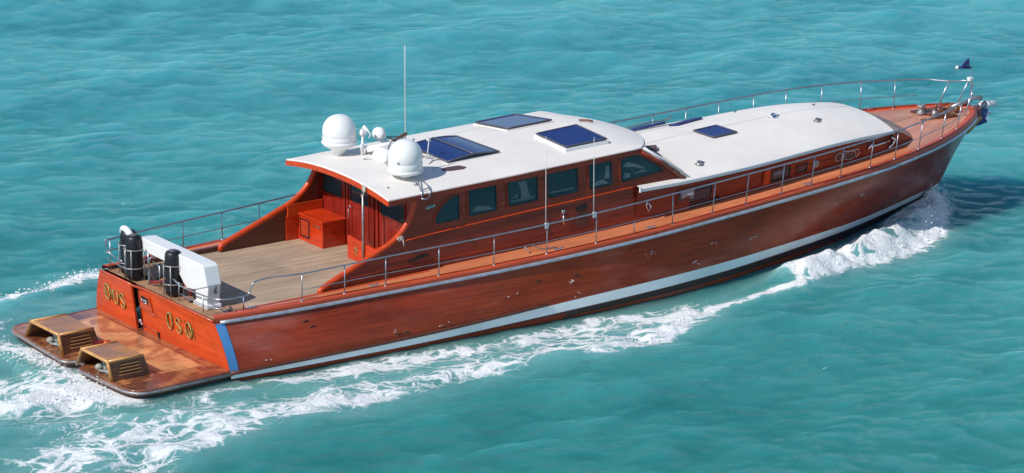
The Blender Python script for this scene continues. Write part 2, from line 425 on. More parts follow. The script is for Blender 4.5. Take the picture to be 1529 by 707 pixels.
# cockpit sole and aft deck
Z0 = 1.262
def sole(name, mat, x0, x1, z):
    G = []; UV = []
    for x in np.linspace(x0, x1, 24):
        b = inner_y(x) if x > .6 else float(bs(x))-.13
        G.append([(x, b*k, z) for k in np.linspace(-1, 1, 9)]); UV.append([(x, b*k+5) for k in np.linspace(-1, 1, 9)])
    return MB().grid(G, UV, sm=False).build(name, mat, yacht)
sole('cockpit_sole', 'cockpit', 1.02, 5.9, Z0)
sole('aft_deck', 'aftdeck', -.08, 1.02, Z0+.006)
for sgn in (1, -1):     # inner faces of the side decks above the sole
    G = []
    for x in np.linspace(.55, 5.6, 24):
        y = inner_y(x)-.003
        G.append([(x, -y*sgn, Z0-.05), (x, -y*sgn, float(zr(x))+EDGE_H-.012), (x, -(y+.05)*sgn, float(zr(x))+EDGE_H-.004), (x, -(y+.12)*sgn, float(zr(x))+EDGE_H-.010)])
    MB().grid(G, sm=False).build('sole_coaming', 'board' if sgn > 0 else 'darkwood', yacht)  # port face darker, shade of the recess painted in

# ---- transom: port panel stands proud of the centre door and starboard panel
ZT = 1.262
def tx(z, off=0): return .01-.125*(z-.20)-off
def tw(z):
    t = z/1.245; return 2.93+(2.45-2.93)*t**1.7
def tpanel(name, y0f, y1f, off, mat='transom', z0=.15, z1=ZT, n=8):
    G = []
    for z in np.linspace(z0, z1, 8):
        y0, y1 = y0f(z), y1f(z); G.append([(tx(z, off+.05*(1-(y/2.6)**2)), y, z) for y in np.linspace(y0, y1, n)])
    G = np.array(G); mb = MB(); mb.grid(G); mb.grid(G+[.05, 0, 0])
    for sl in (G[:, 0], G[:, -1], G[0], G[-1]): mb.grid(np.stack([sl, sl+[.05, 0, 0]]), sm=False)
    return mb.build(name, mat, yacht)
tp = tpanel('transom_panel', lambda z: .97, lambda z: tw(z), .075)
ts_ = tpanel('transom_panel', lambda z: -tw(z), lambda z: .06, 0)
td = tpanel('transom_door', lambda z: .075, lambda z: .80, -.012)
tpanel('transom_recess', lambda z: .80, lambda z: .96, -.06, 'darkwood')
mb = MB(); mb.tube([(tx(1.28, .0)-.03+(.0 if y < .9 else -.07), y, 1.268) for y in np.linspace(-2.46, .93, 8)], .028, 8)
mb.build('transom_cap', 'board', yacht)
MB().tube([(tx(1.28, .0)-.09, y, 1.268) for y in np.linspace(.97, 2.42, 5)], .028, 8).build('transom_cap', 'board', yacht)
TX = lambda y, z, o: (tx(z, .05*(1-(y/2.6)**2)+o), y, z)
# door furniture
mb = MB(); mb.prism([(.70, 1.12), (.30, 1.12), (.22, .80), (.76, .80)], TX, -.0, .02)
dp = mb.build('door_step', 'board', td)
mb = MB(); mb.prism([(.62, 1.10), (.36, 1.08), (.34, .97), (.60, 1.0)], TX, .015, .045)
mb.build('door_vent', 'blackpaint', td)
mb = MB()
for k in range(5): mb.tube([TX(.58-.05*k, 1.05, .05), TX(.55-.05*k, .98+.02*(k % 2), .055)], .009, 6)
mb.tube([TX(.62, .98, .05), TX(.36, .96, .05)], .012, 6); mb.build('door_chain', 'chrome', td)
mb = MB(); mb.tube([TX(.80, .80, .03), TX(.80, .48, .03)], .022, 8); mb.build('door_hinge', 'blackpaint', td)
mb = MB(); mb.lathe([(.05, 0), (.06, .03), (.03, .05)], TX(.82, .45, .02), 14, axis=(-1, 0, 0)); mb.lathe([(.03, 0), (.03, .05), (.01, .06)], TX(.74, .40, .02), 10, axis=(-1, 0, 0))
mb.build('door_latch', 'chrome', td)
mb = MB(); mb.tube([TX(.76, .40, .02), TX(.10, .36, .03)], .014, 6); mb.tube([TX(.78, .80, .02), TX(.06, .74, .02)], .012, 6)
mb.build('door_bar', 'board', td)
mb = MB(); mb.prism([(.10, .36), (.04, .36), (.04, .24), (.10, .24)], TX, -.01, .03); mb.build('door_hinge', 'blackpaint', td)
# gold lettering
def ell(cy, cz, ry, rz_, n=26, a0=0, a1=360): return [(cy-ry*math.cos(R(a)), cz+rz_*math.sin(R(a))) for a in np.linspace(a0, a1, n)]
def letter(path, parent, off, nm='gold_letter', r=.024, closed=False):
    P = [TX(y, z, off) for y, z in path]
    e = MB().tube(P, r*1.35, 6, flat=.5).build(nm, 'goldedge', yacht)
    P2 = [TX(y, z, off+.011) for y, z in path]
    MB().tube(P2, r, 6, flat=.5).build('gold_leaf', 'gold', e)
def S_path(cy, cz, w_, h):
    return [(cy-w_*a, cz+h*b) for a, b in [(p[0], p[1]) for p in smooth_curve([(.95, .62, 0), (.45, .95, 0), (-.45, .95, 0), (-.95, .62, 0), (-.75, .25, 0), (.65, -.2, 0), (.95, -.6, 0), (.45, -.95, 0), (-.45, -.95, 0), (-.95, -.6, 0)], 5)]]
zl = .77
letter(ell(-.55, zl+.035, .105, .19), ts_, .012)
letter(S_path(-.93, zl+.01, .10, .17), ts_, .012)
letter(ell(-1.36, zl+.015, .115, .18), ts_, .012)
letter(ell(-1.40, zl+.02, .045, .10), ts_, .012, r=.012)
letter([(-1.56+.03*math.cos(t), zl-.02-.15*math.sin(t)) for t in np.linspace(-.9, 1.4, 8)], ts_, .010, r=.012)
letter([(-1.17, zl+.19), (-1.18, zl+.16)], ts_, .012, r=.014); letter([(-1.19, zl-.02), (-1.2, zl-.14)], ts_, .012, r=.010)
letter(ell(2.16, zl+.05, .12, .18), tp, .085)
letter([(2.25, zl+.22), (2.24, zl+.05), (2.14, zl+.0), (2.06, zl+.06), (2.04, zl+.21)], tp, .085, r=.012)
letter([(1.97, zl+.16), (1.95, zl-.10)], tp, .085, r=.013)
letter([(1.86, zl+.17), (1.86, zl-.02), (1.80, zl-.14), (1.70, zl-.14), (1.64, zl-.02), (1.64, zl+.18)], tp, .085)
letter([(1.84, zl+.15), (1.72, zl+.17)], tp, .085, r=.012); letter([(1.83, zl+.03), (1.68, zl+.03)], tp, .085, r=.012)
letter(S_path(1.44, zl+.01, .09, .17), tp, .085)
# blue masking tape down the starboard quarter
G = []
for z in np.linspace(.20, 1.20, 12):
    t = t_of_z(0, z); p0 = hull_pt(0.0, t, .014); p1 = hull_pt(.0095, t, .014)
    G.append([p0, p1])
MB().grid(G).build('blue_tape', 'bluetape', yacht)

# ---- swim platform
ZP = .22
def round_poly(pts, rads, n=7):
    out = []; L = len(pts)
    for i, (p, r) in enumerate(zip(pts, rads)):
        p = np.array(p, float)
        if r <= 0: out.append(tuple(p)); continue
        a = np.array(pts[i-1], float)-p; b = np.array(pts[(i+1) % L], float)-p; a /= np.linalg.norm(a); b /= np.linalg.norm(b)
        for t in np.linspace(0, 1, n):
            q0 = p+a*r; q2 = p+b*r; out.append(tuple((1-t)**2*q0+2*t*(1-t)*p+t*t*q2))
    return out
outl = round_poly([(.04, 2.94), (.04, -2.94), (-2.50, -3.12), (-2.62, -.80), (-2.30, -.62), (-2.28, -.30), (-2.60, -.12), (-2.42, 2.80)],
                  [0, 0, .55, .15, .1, .1, .15, .45])
platform = MB().prism(outl, lambda u, v, t: (u, v, t), ZP-.10, ZP).build('swim_platform', 'platform', yacht)
me = platform.data
uvl = me.uv_layers[0].data
for lp in me.loops:
    co = me.vertices[lp.vertex_index].co; uvl[lp.index].uv = (co.y, co.x)
MB().tube([(x, y, ZP-.05) for x, y in outl[1:]+outl[:1]], .028, 8).build('platform_rim', 'dullsteel', platform)
MB().tube([(x*.995+.02, y*.985, ZP-.01) for x, y in outl[1:]+outl[:1]], .022, 8).build('platform_edge', 'boxside', platform)
MB().prism([(x*.97, y*.97) for x, y in outl], lambda u, v, t: (u, v, t), ZP-.26, ZP-.10).build('platform_underside', 'antifoul', platform)
# centre inlay boards
mb = MB()
mb.grid([[(x, y, ZP+.004) for y in np.linspace(-2.2, 2.3, 6)] for x in (-1.35, -.28)], [[(y, x+.3) for y in np.linspace(-2.2, 2.3, 6)] for x in (-1.35, -.28)], sm=False)
M['inlay'] = plank('platform inlay', (.80, .40, .17), pitch=.36, line=.02, linecol=(.2, .08, .04), rough=.3, tone=.35, coat=.3, wet=(.36, .14, .06))
mb.build('platform_inlay', 'inlay', platform)
def vent_box(yc, w2, x0, x1, nm):
    zb, zt = ZP+.004, ZP+.46
    yb0, yb1 = yc-w2, yc+w2+.10      # near side, far side at the base
    yt0, yt1 = yb0+.02, yb1-.38
    xb0, xb1, xt0, xt1 = x0+.10, x1+.16, x0+.02, x1
    root = MB()
    # forward wall, far wall, top, all with thickness; aft side open
    B = [(xb0, yb0, zb), (xb1, yb0, zb), (xb1, yb1, zb), (xb0, yb1, zb)]; T = [(xt0, yt0, zt), (xt1, yt0, zt), (xt1, yt1, zt), (xt0, yt1, zt)]
    th = .05
    root.hexa([B[1], (B[1][0]-th, B[1][1], zb), (B[2][0]-th, B[2][1], zb), B[2], T[1], (T[1][0]-th, T[1][1], zt-.02), (T[2][0]-th, T[2][1], zt-.02), T[2]])
    root.hexa([B[3], B[2], (B[2][0], B[2][1]-th, zb), (B[3][0], B[3][1]-th, zb), T[3], T[2], (T[2][0], T[2][1]-th, zt-.02), (T[3][0], T[3][1]-th, zt-.02)])
    o = root.build(nm, 'boxside', yacht, bevel=.008)
    lid = MB().hexa([(xt0-.02, yt0-.02, zt-.04), (xt1+.01, yt0-.02, zt-.04), (xt1+.01, yt1+.02, zt-.04), (xt0-.02, yt1+.02, zt-.04),
                     (xt0-.01, yt0-.01, zt), (xt1, yt0-.01, zt), (xt1, yt1+.01, zt), (xt0-.01, yt1+.01, zt)]).build('vent_box_lid', 'boxwood', o, bevel=.012)
    # near side with four louvre slots
    a, b_, c_, d_ = [np.array(q) for q in (B[0], B[1], T[1], T[0])]
    def SP(u, v, t): p = (a*(1-u)+b_*u)*(1-v)+(d_*(1-u)+c_*u)*v; return (p[0], p[1]-t, p[2])
    mb = MB().prism([(0, 0), (1, 0), (1, 1), (0, 1)], SP, -.03, .0); mb2 = mb
    for k in range(4):
        v = .26+.165*k; mb.prism([(.22+.03*k, v), (.80, v+.02), (.80, v+.062), (.22+.03*k, v+.042)], SP, .0005, .006, mi=1)
        mb2.prism([(.22+.03*k, v-.045), (.82, v-.03), (.82, v+.005), (.22+.03*k, v-.005)], SP, .0005, .02, mi=2)
    mb.build('louvre_panel', ['boxside', 'blackpaint', 'boxtrim'], o)
    # opening rim
    e = MB(); e.tube([B[0], T[0], T[3], B[3]], .045, 4); e.tube([T[0], T[1]], .03, 4); e.tube([T[3], T[2]], .03, 4); e.build('opening_rim', 'boxtrim', o)
    MB().hexa([(xb0+.5, yb0+.06, zb), (xb0+.52, yb0+.06, zb), (xb0+.52, yb1-.06, zb), (xb0+.5, yb1-.06, zb), (xb0+.5, yt0+.05, zt-.05), (xb0+.52, yt0+.05, zt-.05), (xb0+.52, yt1-.05, zt-.05), (xb0+.5, yt1-.05, zt-.05)]).build('inner_wall', 'blackpaint', o)
    g = MB(); y0 = yb0+.45
    g.lathe([(.02, -.02), (.08, 0), (.1, .05), (.07, .10), (.02, .12)], (xb0+.18, y0+.42, zb+.03), 14)
    g.tube([(xb0+.22, y0+.15, zb), (xb0+.18, y0+.12, zb+.30)], .035, 8); g.tube([(xb0+.14, y0, zb+.02), (xb0+.24, y0+.02, zb+.26)], .03, 8)
    g.box((xb0+.3, y0+.3, zb+.12), (.14, .2, .2)); g.tube([(xb0+.1, y0+.3, zb+.04), (xb0+.2, y0-.15, zb+.09)], .03, 8)
    g.build('trim_tab_gear', 'gear', o)
vent_box(1.02, .78, -2.50, -1.60, 'vent_box')
vent_box(-1.36, .72, -2.58, -1.68, 'vent_box')
mb = MB(); mb.tube([(-1.42, .16, ZP+.10), (-1.30, .10, ZP+.10)], .07, 12); mb.build('platform_roller', 'trim', platform)
MB().hexa([(-1.62, .22, ZP), (-1.30, .16, ZP), (-1.30, .40, ZP), (-1.62, .40, ZP), (-1.62, .24, ZP+.16), (-1.40, .2, ZP+.14), (-1.40, .38, ZP+.14), (-1.62, .38, ZP+.16)]).build('platform_block', 'bulk', platform, bevel=.01)

# ---- deckhouse sides
def hy(z): return 2.17-.055*(z-1.4)             # slight lean inboard
def roof_z(x): return 3.185+.145*(x-4.6)/7.0
CO = smooth_curve([(2.80, 0, 1.40), (3.0, 0, 1.50), (3.42, 0, 1.66), (4.2, 0, 1.96), (4.75, 0, 2.20), (5.10, 0, 2.50), (5.30, 0, 2.84), (5.38, 0, 3.14)], 6)
cx = [p[0] for p in CO]; cz = [p[2] for p in CO]
for sgn in (1, -1):
    xs_ = list(np.linspace(2.80, 5.38, 30)); G = []; Gi = []
    for x in xs_:
        zt_ = float(np.interp(x, cx, cz)); zb_ = (float(zr(x))+.08)
        G.append([(x, -sgn*hy(z), z) for z in np.linspace(zb_, zt_, 6)])
        Gi.append([(x, -sgn*(hy(z)-.07), z) for z in np.linspace(Z0-.02, zt_, 6)])
    MB().grid(G).grid(Gi).build('cockpit_coaming', 'cabin' if sgn > 0 else 'darkwood', yacht)  # port coaming takes darker wood: its shade is put into the colour
    P = [(p[0], -sgn*(hy(p[2])-.03), p[2]) for p in CO]
    P = [(P[0][0]-.03, P[0][1], P[0][2]-.10)]+P
    MB().tube(P, .065, 10).build('coaming_cap', 'trim', yacht)
    # long side wall
    xs_ = list(np.linspace(5.38, 12.95, 40)); G = []
    for x in xs_:
        zt_ = roof_z(x)-.03 if x < 11.6 else roof_z(11.6)-.03+(2.40-roof_z(11.6)+.03)*(x-11.6)/1.35
        G.append([(x, -sgn*hy(z), z) for z in np.linspace(float(zr(x))+.08, zt_, 8)])
    MB().grid(G).build('deckhouse_side', 'cabin', yacht)
SD = lambda x, z, o: (x, -(hy(z)+o), z)
def shrink(poly, d):
    P = np.array(poly, float); c = P.mean(0); out = []
    n = len(P)
    for i in range(n):
        a = P[i-1]-P[i]; b = P[(i+1) % n]-P[i]; a /= np.linalg.norm(a); b /= np.linalg.norm(b)
        s = a+b; s /= np.linalg.norm(s); sn = abs(a[0]*s[1]-a[1]*s[0])
        if np.dot(s, c-P[i]) < 0: s = -s
        out.append(tuple(P[i]+s*d/max(sn, .4)))
    return out
def window(poly, fn, nm='side_window', frame=.055, curtain=None, matf='cabin', glassm='glass', rad=.05, proud=.022):
    poly = round_poly(poly, [rad]*len(poly), 4)
    out = shrink(poly, -frame)
    o = MB().ring(out, poly, fn, .0, proud).build(nm, matf, yacht)
    MB().prism(poly, fn, .001, .004).build('dark_interior', 'interior', o)
    if curtain:
        c = MB()
        for q in curtain: c.prism(q, fn, .0045, .008)
        c.build('curtain', 'curtain', o)
    MB().prism(poly, fn, .0085, .012).build('glass', glassm, o)
    MB().ring(shrink(poly, -.012), shrink(poly, .006), fn, .010, proud+.006).build('gasket', 'blackpaint', o)
    return o
def tri(x0):  # small bits of furniture glimpsed low in the panes
    return [(x0+.05, 2.56), (x0+.6, 2.52), (x0+.6, 2.60), (x0+.3, 2.70), (x0+.05, 2.66)]
window([(5.86, 2.43), (6.50, 2.45), (6.50, 3.01), (6.30, 2.96), (6.05, 2.78), (5.90, 2.60)], SD)
window([(6.78, 2.46), (7.52, 2.49), (7.52, 3.09), (6.78, 3.06)], SD, curtain=[[(6.85, 2.54), (7.45, 2.52), (7.3, 2.62), (7.0, 2.66)]])
window([(7.86, 2.52), (8.66, 2.55), (8.66, 3.12), (7.86, 3.09)], SD, curtain=[[(8.20, 2.60), (8.50, 2.60), (8.40, 2.85), (8.36, 3.04), (8.14, 3.04), (8.22, 2.82)], [(7.92, 2.60), (8.6, 2.62), (8.6, 2.66), (7.92, 2.63)], [(7.95, 2.70), (8.12, 2.68), (8.12, 2.76)]])
window([(8.95, 2.54), (9.78, 2.57), (9.78, 3.13), (8.95, 3.11)], SD, curtain=[[(9.0, 2.64), (9.7, 2.66), (9.7, 2.69), (9.0, 2.67)]])
window([(10.12, 2.56), (10.74, 2.59), (10.74, 3.15), (10.12, 3.14)], SD, curtain=[[(10.2, 2.62), (10.65, 2.64), (10.5, 2.74), (10.25, 2.70)], [(10.55, 2.75), (10.68, 2.75), (10.68, 3.05), (10.6, 3.05)]])
window([(11.02, 2.60), (12.22, 2.70), (12.10, 2.80), (11.50, 3.18), (11.02, 3.15)], SD, curtain=[[(11.08, 2.98), (11.2, 3.05), (11.5, 2.94), (11.7, 2.84), (11.66, 2.82), (11.4, 2.90), (11.1, 2.94)], [(11.08, 2.66), (11.3, 2.68), (11.25, 2.78), (11.1, 2.80)], [(11.4, 2.74), (11.8, 2.76), (11.6, 2.80)]])
# raking moulding under the windows
for sgn in (1,):
    P = [(x, -sgn*(hy(z)+.012), z) for x, z in zip(np.linspace(5.0, 11.45, 30), itp(np.linspace(5.0, 11.45, 30), [5, 5.7, 8.2, 10.7, 11.45], [2.17, 2.21, 2.32, 2.41, 2.44]))]
    MB().tube(P, .018, 8).build('waist_moulding', 'trim', yacht)
mb = MB(); mb.tube([SD(x, 1.56+.012*(x-3), .01) for x in np.linspace(3.4, 12.5, 12)], .012, 6); mb.build('lower_moulding', 'cabin', yacht)
# panelled side door and small fittings on the house side
mb = MB(); mb.ring([(8.95, 1.62), (10.25, 1.66), (10.25, 2.28), (8.95, 2.24)], [(8.97, 1.64), (10.23, 1.68), (10.23, 2.26), (8.97, 2.22)], SD, 0, .008); mb.build('side_door_frame', 'darkwood', yacht)
o = MB().prism([(9.72, 1.72), (10.02, 1.73), (10.02, 2.10), (9.72, 2.09)], SD, 0, .02).build('side_hatch', 'darkwood', yacht, bevel=.004)
MB().prism([(9.74, 2.12), (10.02, 2.15), (10.02, 2.24), (9.74, 2.20)], SD, .0, .025).build('hatch_vent', 'blackpaint', o)
mb = MB(); mb.lathe([(.05, 0), (.05, .03), (.03, .04)], SD(9.35, 2.17, .01), 12, axis=(0, -1, 0)); mb.tube([SD(9.35, 2.12, .03), SD(9.33, 1.95, .04), SD(9.36, 1.85, .03)], .018, 6); mb.build('door_handle', 'chrome', yacht)
mb = MB(); mb.lathe([(.04, 0), (.04, .03), (.02, .04)], SD(11.72, 2.20, .01), 12, axis=(0, -1, 0)); mb.tube([SD(11.75, 2.1, .03), SD(11.68, 1.95, .05), SD(11.74, 1.80, .04), SD(11.82, 1.9, .04), SD(11.76, 2.0, .03)], .018, 6); mb.build('door_handle', 'chrome', yacht)
mb = MB(); mb.ring([(5.62, 2.80), (5.85, 2.83), (5.87, 2.88), (5.64, 2.86)], [(5.65, 2.82), (5.83, 2.845), (5.84, 2.865), (5.66, 2.848)], SD, 0, .02); mb.build('side_cleat', 'chrome', yacht)
mb = MB(); mb.prism([(5.1, 1.66), (5.62, 1.74), (5.62, 1.80), (5.1, 1.70)], SD, .0, .04); mb.build('side_scupper', 'blackpaint', yacht)
for x_, z_ in ((6.6, 2.66), (6.68, 2.72), (7.62, 2.65), (7.7, 2.62)): MB().lathe([(.022, 0), (.022, .02), (.01, .03)], SD(x_, z_, .02), 8, axis=(0, -1, 0)).build('snap_stud', 'rust', yacht)

# ---- main roof
RB = 2.15
def roof_pt(x, k):
    """k -1..1 across"""
    y = RB*k*(1-.012*max(0, x-8)); c = 1-abs(k)**2.2
    return (x, y, roof_z(min(x, 11.6)) + .19*c - (.30*max(0, (x-10.9)/1.7)**2 if x > 10.9 else 0)*min(1, c*3))
def roof_end(k): return 11.62+1.05*(1-abs(k)**2.0)
G = []
for u in np.linspace(0, 1, 40):
    row = []
    for k in np.linspace(-1, 1, 31):
        x = 4.60+u*(roof_end(k)-4.60); row.append(roof_pt(x, k))
    G.append(row)
G = np.array(G)
roof = MB().grid(G).build('deckhouse_roof', 'white', yacht)
Gl = G-[0, 0, .05]
peri = np.concatenate([G[:, 0], G[-1, 1:], G[::-1, -1][1:], G[0, ::-1][1:]])
cen = np.array([8, 0, 0])
def offp(P, d, dz):
    out = []
    n = len(P)
    for i in range(n):
        t = P[(i+1) % n]-P[i-1]; t[2] = 0; t /= (np.linalg.norm(t)+1e-9); out.append(P[i]+np.array([-t[1], t[0], 0])*-d+[0, 0, dz])
    return np.array(out)
# white edge then varnished fascia below it
pp = peri[:-1]; sg = 1
a = offp(pp.copy(), .012, 0)
if np.abs(a[10][1]) < np.abs(pp[10][1]): sg = -1
rings = [pp, offp(pp.copy(), .012*sg, -.008), offp(pp.copy(), .012*sg, -.03)]
MB().grid(rings, closeu=False).grid([np.array([r[-1], r[0]]) for r in rings]).build('roof_edge', 'white', roof)
rings = [offp(pp.copy(), .004*sg, -.03), offp(pp.copy(), .028*sg, -.032), offp(pp.copy(), .028*sg, -.15), offp(pp.copy(), -.02*sg, -.155)]
MB().grid(rings, sm=False).grid([np.array([r[-1], r[0]]) for r in rings], sm=False).build('roof_fascia', ['cabin', 'trim'], roof)
fas = [o_ for o_ in roof.children if o_.name.startswith('roof_fascia')][0]
for p_ in fas.data.polygons:
    if p_.center.x < 4.66: p_.material_index = 1  # same wood: sunlit aft face and shaded sides painted as two colours
MB().grid(G*[1, .99, 1]-[0, 0, .14]).build('roof_lining', 'bulk', roof)
# windscreen below the brow
Gw = []
for k in np.linspace(-1, 1, 15):
    x = roof_end(k); a = np.array(roof_pt(x, k))-[0.05, 0, .12]; b = np.array([12.80+.12*(1-k*k), a[1]*.985, 2.46+.26*(1-k*k)]); Gw.append([a, (a+b)/2, b])
MB().grid(Gw).build('windscreen', 'glassb', yacht)
# raked corner strip with white edge
MB().tube([(11.66, -2.10, roof_z(11.6)-.02), (12.2, -2.125, 2.97), (12.95, -2.15, 2.43)], .03, 8).build('corner_strip', 'gel', yacht)
MB().tube([(11.60, -2.118, roof_z(11.6)-.10), (12.15, -2.13, 2.90), (12.80, -2.16, 2.42)], .045, 6).build('corner_post', 'cabin', yacht)
# vents, screws and a raised pad of blue acrylic hatches
def hatch(quad, h, nm, base='white', curved=0, glass_m='skyglass', trim='hatchrim', split=False):
    q = [np.array(p, float) for p in quad]; c = sum(q)/4
    G = []; Gb = []
    for u in np.linspace(0, 1, 9):
        row = []
        for v in np.linspace(0, 1, 9):
            p = (q[0]*(1-u)+q[1]*u)*(1-v)+(q[3]*(1-u)+q[2]*u)*v
            row.append((p[0], p[1], p[2]+h+curved*math.sin(math.pi*u)))
        G.append(row)
    G = np.array(G)
    o = MB().hexa([*(c+(p-c)*1.10-[0, 0, .10] for p in q), *(c+(p-c)*1.05+[0, 0, h-.035] for p in q)]).build(nm, base, yacht, bevel=.01)
    mb = MB().grid(G)
    mb.build('acrylic_pane', glass_m, o)
    per = np.concatenate([G[:, 0], G[-1, 1:], G[::-1, -1][1:], G[0, ::-1][1:]])
    t = MB(); t.tube(per, .020, 6)
    if split: t.tube([tuple((G[4, j]+[0, 0, .01])) for j in range(9)], .025, 6)
    t.build('hatch_rim', trim, o)
    return o
def rz_(x, y): return roof_pt(x, y/RB)[2]
def q_(pts, dz=0): return [(x, y, rz_(x, y)+dz) for x, y in pts]
hatch(q_([(6.98, -.95), (8.40, -.95), (8.35, .72), (7.05, .72)]), .05, 'roof_skylight', curved=.06, split=True)
hatch(q_([(9.60, .46), (10.85, .46), (10.72, 1.72), (9.55, 1.72)]), .07, 'roof_skylight')
hatch(q_([(9.84, -1.56), (10.99, -1.56), (10.96, -.40), (9.78, -.46)]), .11, 'roof_skylight', base='gel')
# chrome bits
mb = MB(); mb.tube([(11.5, .25, rz_(11.5, .25)+.03), (11.62, .1, rz_(11.6, .1)+.05), (11.75, .05, rz_(11.7, .05)+.03)], .025, 6); mb.build('roof_light', 'rust', roof)
mb = MB(); mb.lathe([(.02, 0), (.02, .03), (.005, .035)], (4.95, -1.6, rz_(4.95, -1.6)), 8); mb.build('deck_stud', 'rust', roof)
mb = MB(); mb.lathe([(.03, 0), (.03, .12), (.012, .16)], (4.75, .95, rz_(4.75, .95)-.10), 8, axis=(-1, 0, .3)); mb.build('roof_lamp', 'chrome', roof)

# ---- forward coachroof
TXX = [11.4, 12.9, 13.5, 15.3, 16, 17.8, 19.55]; TB = [2.27, 2.24, 2.22, 2.10, 2.02, 1.84, 1.58]; TZ = [2.42, 2.41, 2.42, 2.455, 2.475, 2.525, 2.475]
def tb(x): return float(itp(x, TXX, TB))
def tz(x): return float(itp(x, TXX, TZ))
CROWN = .34
def trunk_pt(x, k): return (x, tb(x)*k, tz(x)+CROWN*(1-max(0, (x-18)/1.6)**2*.3)*(1-abs(k)**2.3)*min(1, .55+.45*(x-11.3)/3))
G = []
for x in np.linspace(11.45, 19.55, 40):
    G.append([trunk_pt(x, k) for k in np.linspace(-1, 1, 31)])
G = np.array(G)
# the front edge sweeps back slightly at the corners
coach = MB().grid(G).build('coachroof', 'white', yacht)
rings = [G[:, 0], G[:, 0]+[0, -.02, -.02], G[:, 0]+[0, -.02, -.09], G[:, 0]+[0, .04, -.095]]
MB().grid(rings, sm=False).build('coachroof_edge', 'gel', coach)
rings = [r*[1, -1, 1] for r in rings]; MB().grid(rings, sm=False).build('coachroof_edge', 'gel', coach)
MB().grid([[p, p+[.03, 0, -.03]] for p in G[-1]], sm=False).build('coachroof_front_edge', 'gel', coach)
MB().box((11.44, -2.28, 2.385), (.03, .05, .12)).build('edge_end_cap', 'gel', coach)
def ty(x): return float(itp(x, [11.4, 12.6, 13.7, 16.2, 18.1, 19.55, 20.45], [2.14, 2.10, 2.04, 1.84, 1.66, 1.48, 1.20]))
def tside(x, z):
    f = min(1, max(0, (z-(float(zr(x))+.1))/(tz(x)-float(zr(x))-.1))); return ty(x)+(tb(x)-.05-ty(x))*f
for sgn in (1, -1):
    Gs = []
    for x in np.linspace(11.4, 19.55, 50):
        Gs.append([(x, -sgn*(tside(x, z)), z) for z in np.linspace(float(zr(x))+.08, tz(x)-.03, 5)])
    xe, ye = 20.55, 1.18
    A = np.array(trunk_pt(19.555, 1))*[1, -sgn, 1]-[0, 0, .012]; B = np.array([xe, -sgn*ye, float(zr(xe))+.10])
    base = [np.array([x, -sgn*(ty(x)+.0), float(zr(x))+.06]) for x in np.linspace(19.55, xe, 7)]
    MB().grid([[base[i], A+(B-A)*t+np.array([0, 0, .04*math.sin(math.pi*t)])] for i, t in enumerate(np.linspace(0, 1, 7))]).build('coachroof_shoulder', 'cabin', yacht)
    MB().grid(Gs).build('coachroof_side', 'cabin', yacht)
# glossy varnished front slope
Gn = []
for k in np.linspace(-1, 1, 25):
    a = np.array(trunk_pt(19.555, k))-[0, 0, .012]; xe = 20.55+.38*(1-k*k); b = np.array([xe, 1.18*k, float(zr(xe))+.10+.05*(1-k*k)])
    Gn.append([a+(b-a)*t+np.array([0, 0, .04*math.sin(math.pi*t)]) for t in np.linspace(0, 1, 7)])
MB().grid(Gn).build('coachroof_front', 'nose', yacht)
# centre seam of the canvas
MB().tube([np.array(trunk_pt(x, .02))+[0, 0, .001] for x in np.linspace(12.6, 19.4, 14)], .006, 4).build('canvas_seam', 'seamgrey', coach)
TS = lambda x, z, o: (x, -(tside(x, z)+o), z)
window([(12.60, 1.78), (13.62, 1.82), (13.62, 2.17), (12.60, 2.15)], TS, 'cabin_window', frame=.04, curtain=[[(12.7, 1.9), (13.1, 1.9), (13.1, 2.12), (12.7, 2.1)]], rad=.04)
MB().prism([(12.62, 1.66), (13.9, 1.71), (13.9, 1.80), (12.62, 1.74)], TS, .0, .03).build('window_shadow', 'blackpaint', yacht)  # black strip painted as the recess shadow under the window
MB().prism([(15.26, 1.82), (15.46, 1.83), (15.46, 2.22), (15.26, 2.21)], TS, .0, .05).build('window_post', 'trim', yacht, bevel=.008)
window([(15.52, 1.87), (16.12, 1.90), (16.12, 2.17), (15.52, 2.15)], TS, 'cabin_window', frame=.03, curtain=[[(15.6, 2.0), (15.95, 2.02), (15.95, 2.12), (15.6, 2.1)]], rad=.04)
window([(16.36, 1.93), (16.68, 1.95), (16.68, 2.14), (16.36, 2.12)], TS, 'cabin_window', frame=.025, rad=.02)
MB().lathe([(.09, 0), (.10, .015), (.07, .025)], TS(16.98, 2.06, .01), 18, axis=(0, -1, 0)).build('vent_cowl', 'dullsteel', yacht)
def port(x, z, a, b, nm='porthole'):
    P = [(x+a*math.cos(t), z+b*math.sin(t)) for t in np.linspace(0, 2*math.pi, 20, endpoint=False)]
    Q = [(x+(a+.03)*math.cos(t), z+(b+.03)*math.sin(t)) for t in np.linspace(0, 2*math.pi, 20, endpoint=False)]
    o = MB().ring(Q, P, TS, 0, .03).build(nm, 'dullsteel', yacht); MB().prism(P, TS, .002, .01).build('glass', 'glassb', o)
port(17.72, 2.11, .10, .085); port(18.10, 2.09, .19, .09)
mb = MB(); mb.tube([TS(x, z, .03) for x, z in ((17.9, 2.22), (18.35, 2.20), (18.42, 2.10), (18.3, 1.98))], .012, 6); mb.build('port_eyebrow', 'chrome', yacht)
mb = MB(); mb.tube([TS(x, z, .05) for x, z in ((18.75, 2.19), (19.1, 2.20), (19.45, 2.22))], .028, 8)
mb.tube([TS(19.5, 2.30, .05), TS(19.62, 2.22, .08), TS(19.55, 2.10, .06), TS(19.42, 2.04, .06)], .03, 8)
mb.tube([TS(18.7, 2.12, .04), TS(18.78, 2.24, .05), TS(18.86, 2.14, .05)], .03, 8); mb.build('deck_anchor', 'chrome', yacht)
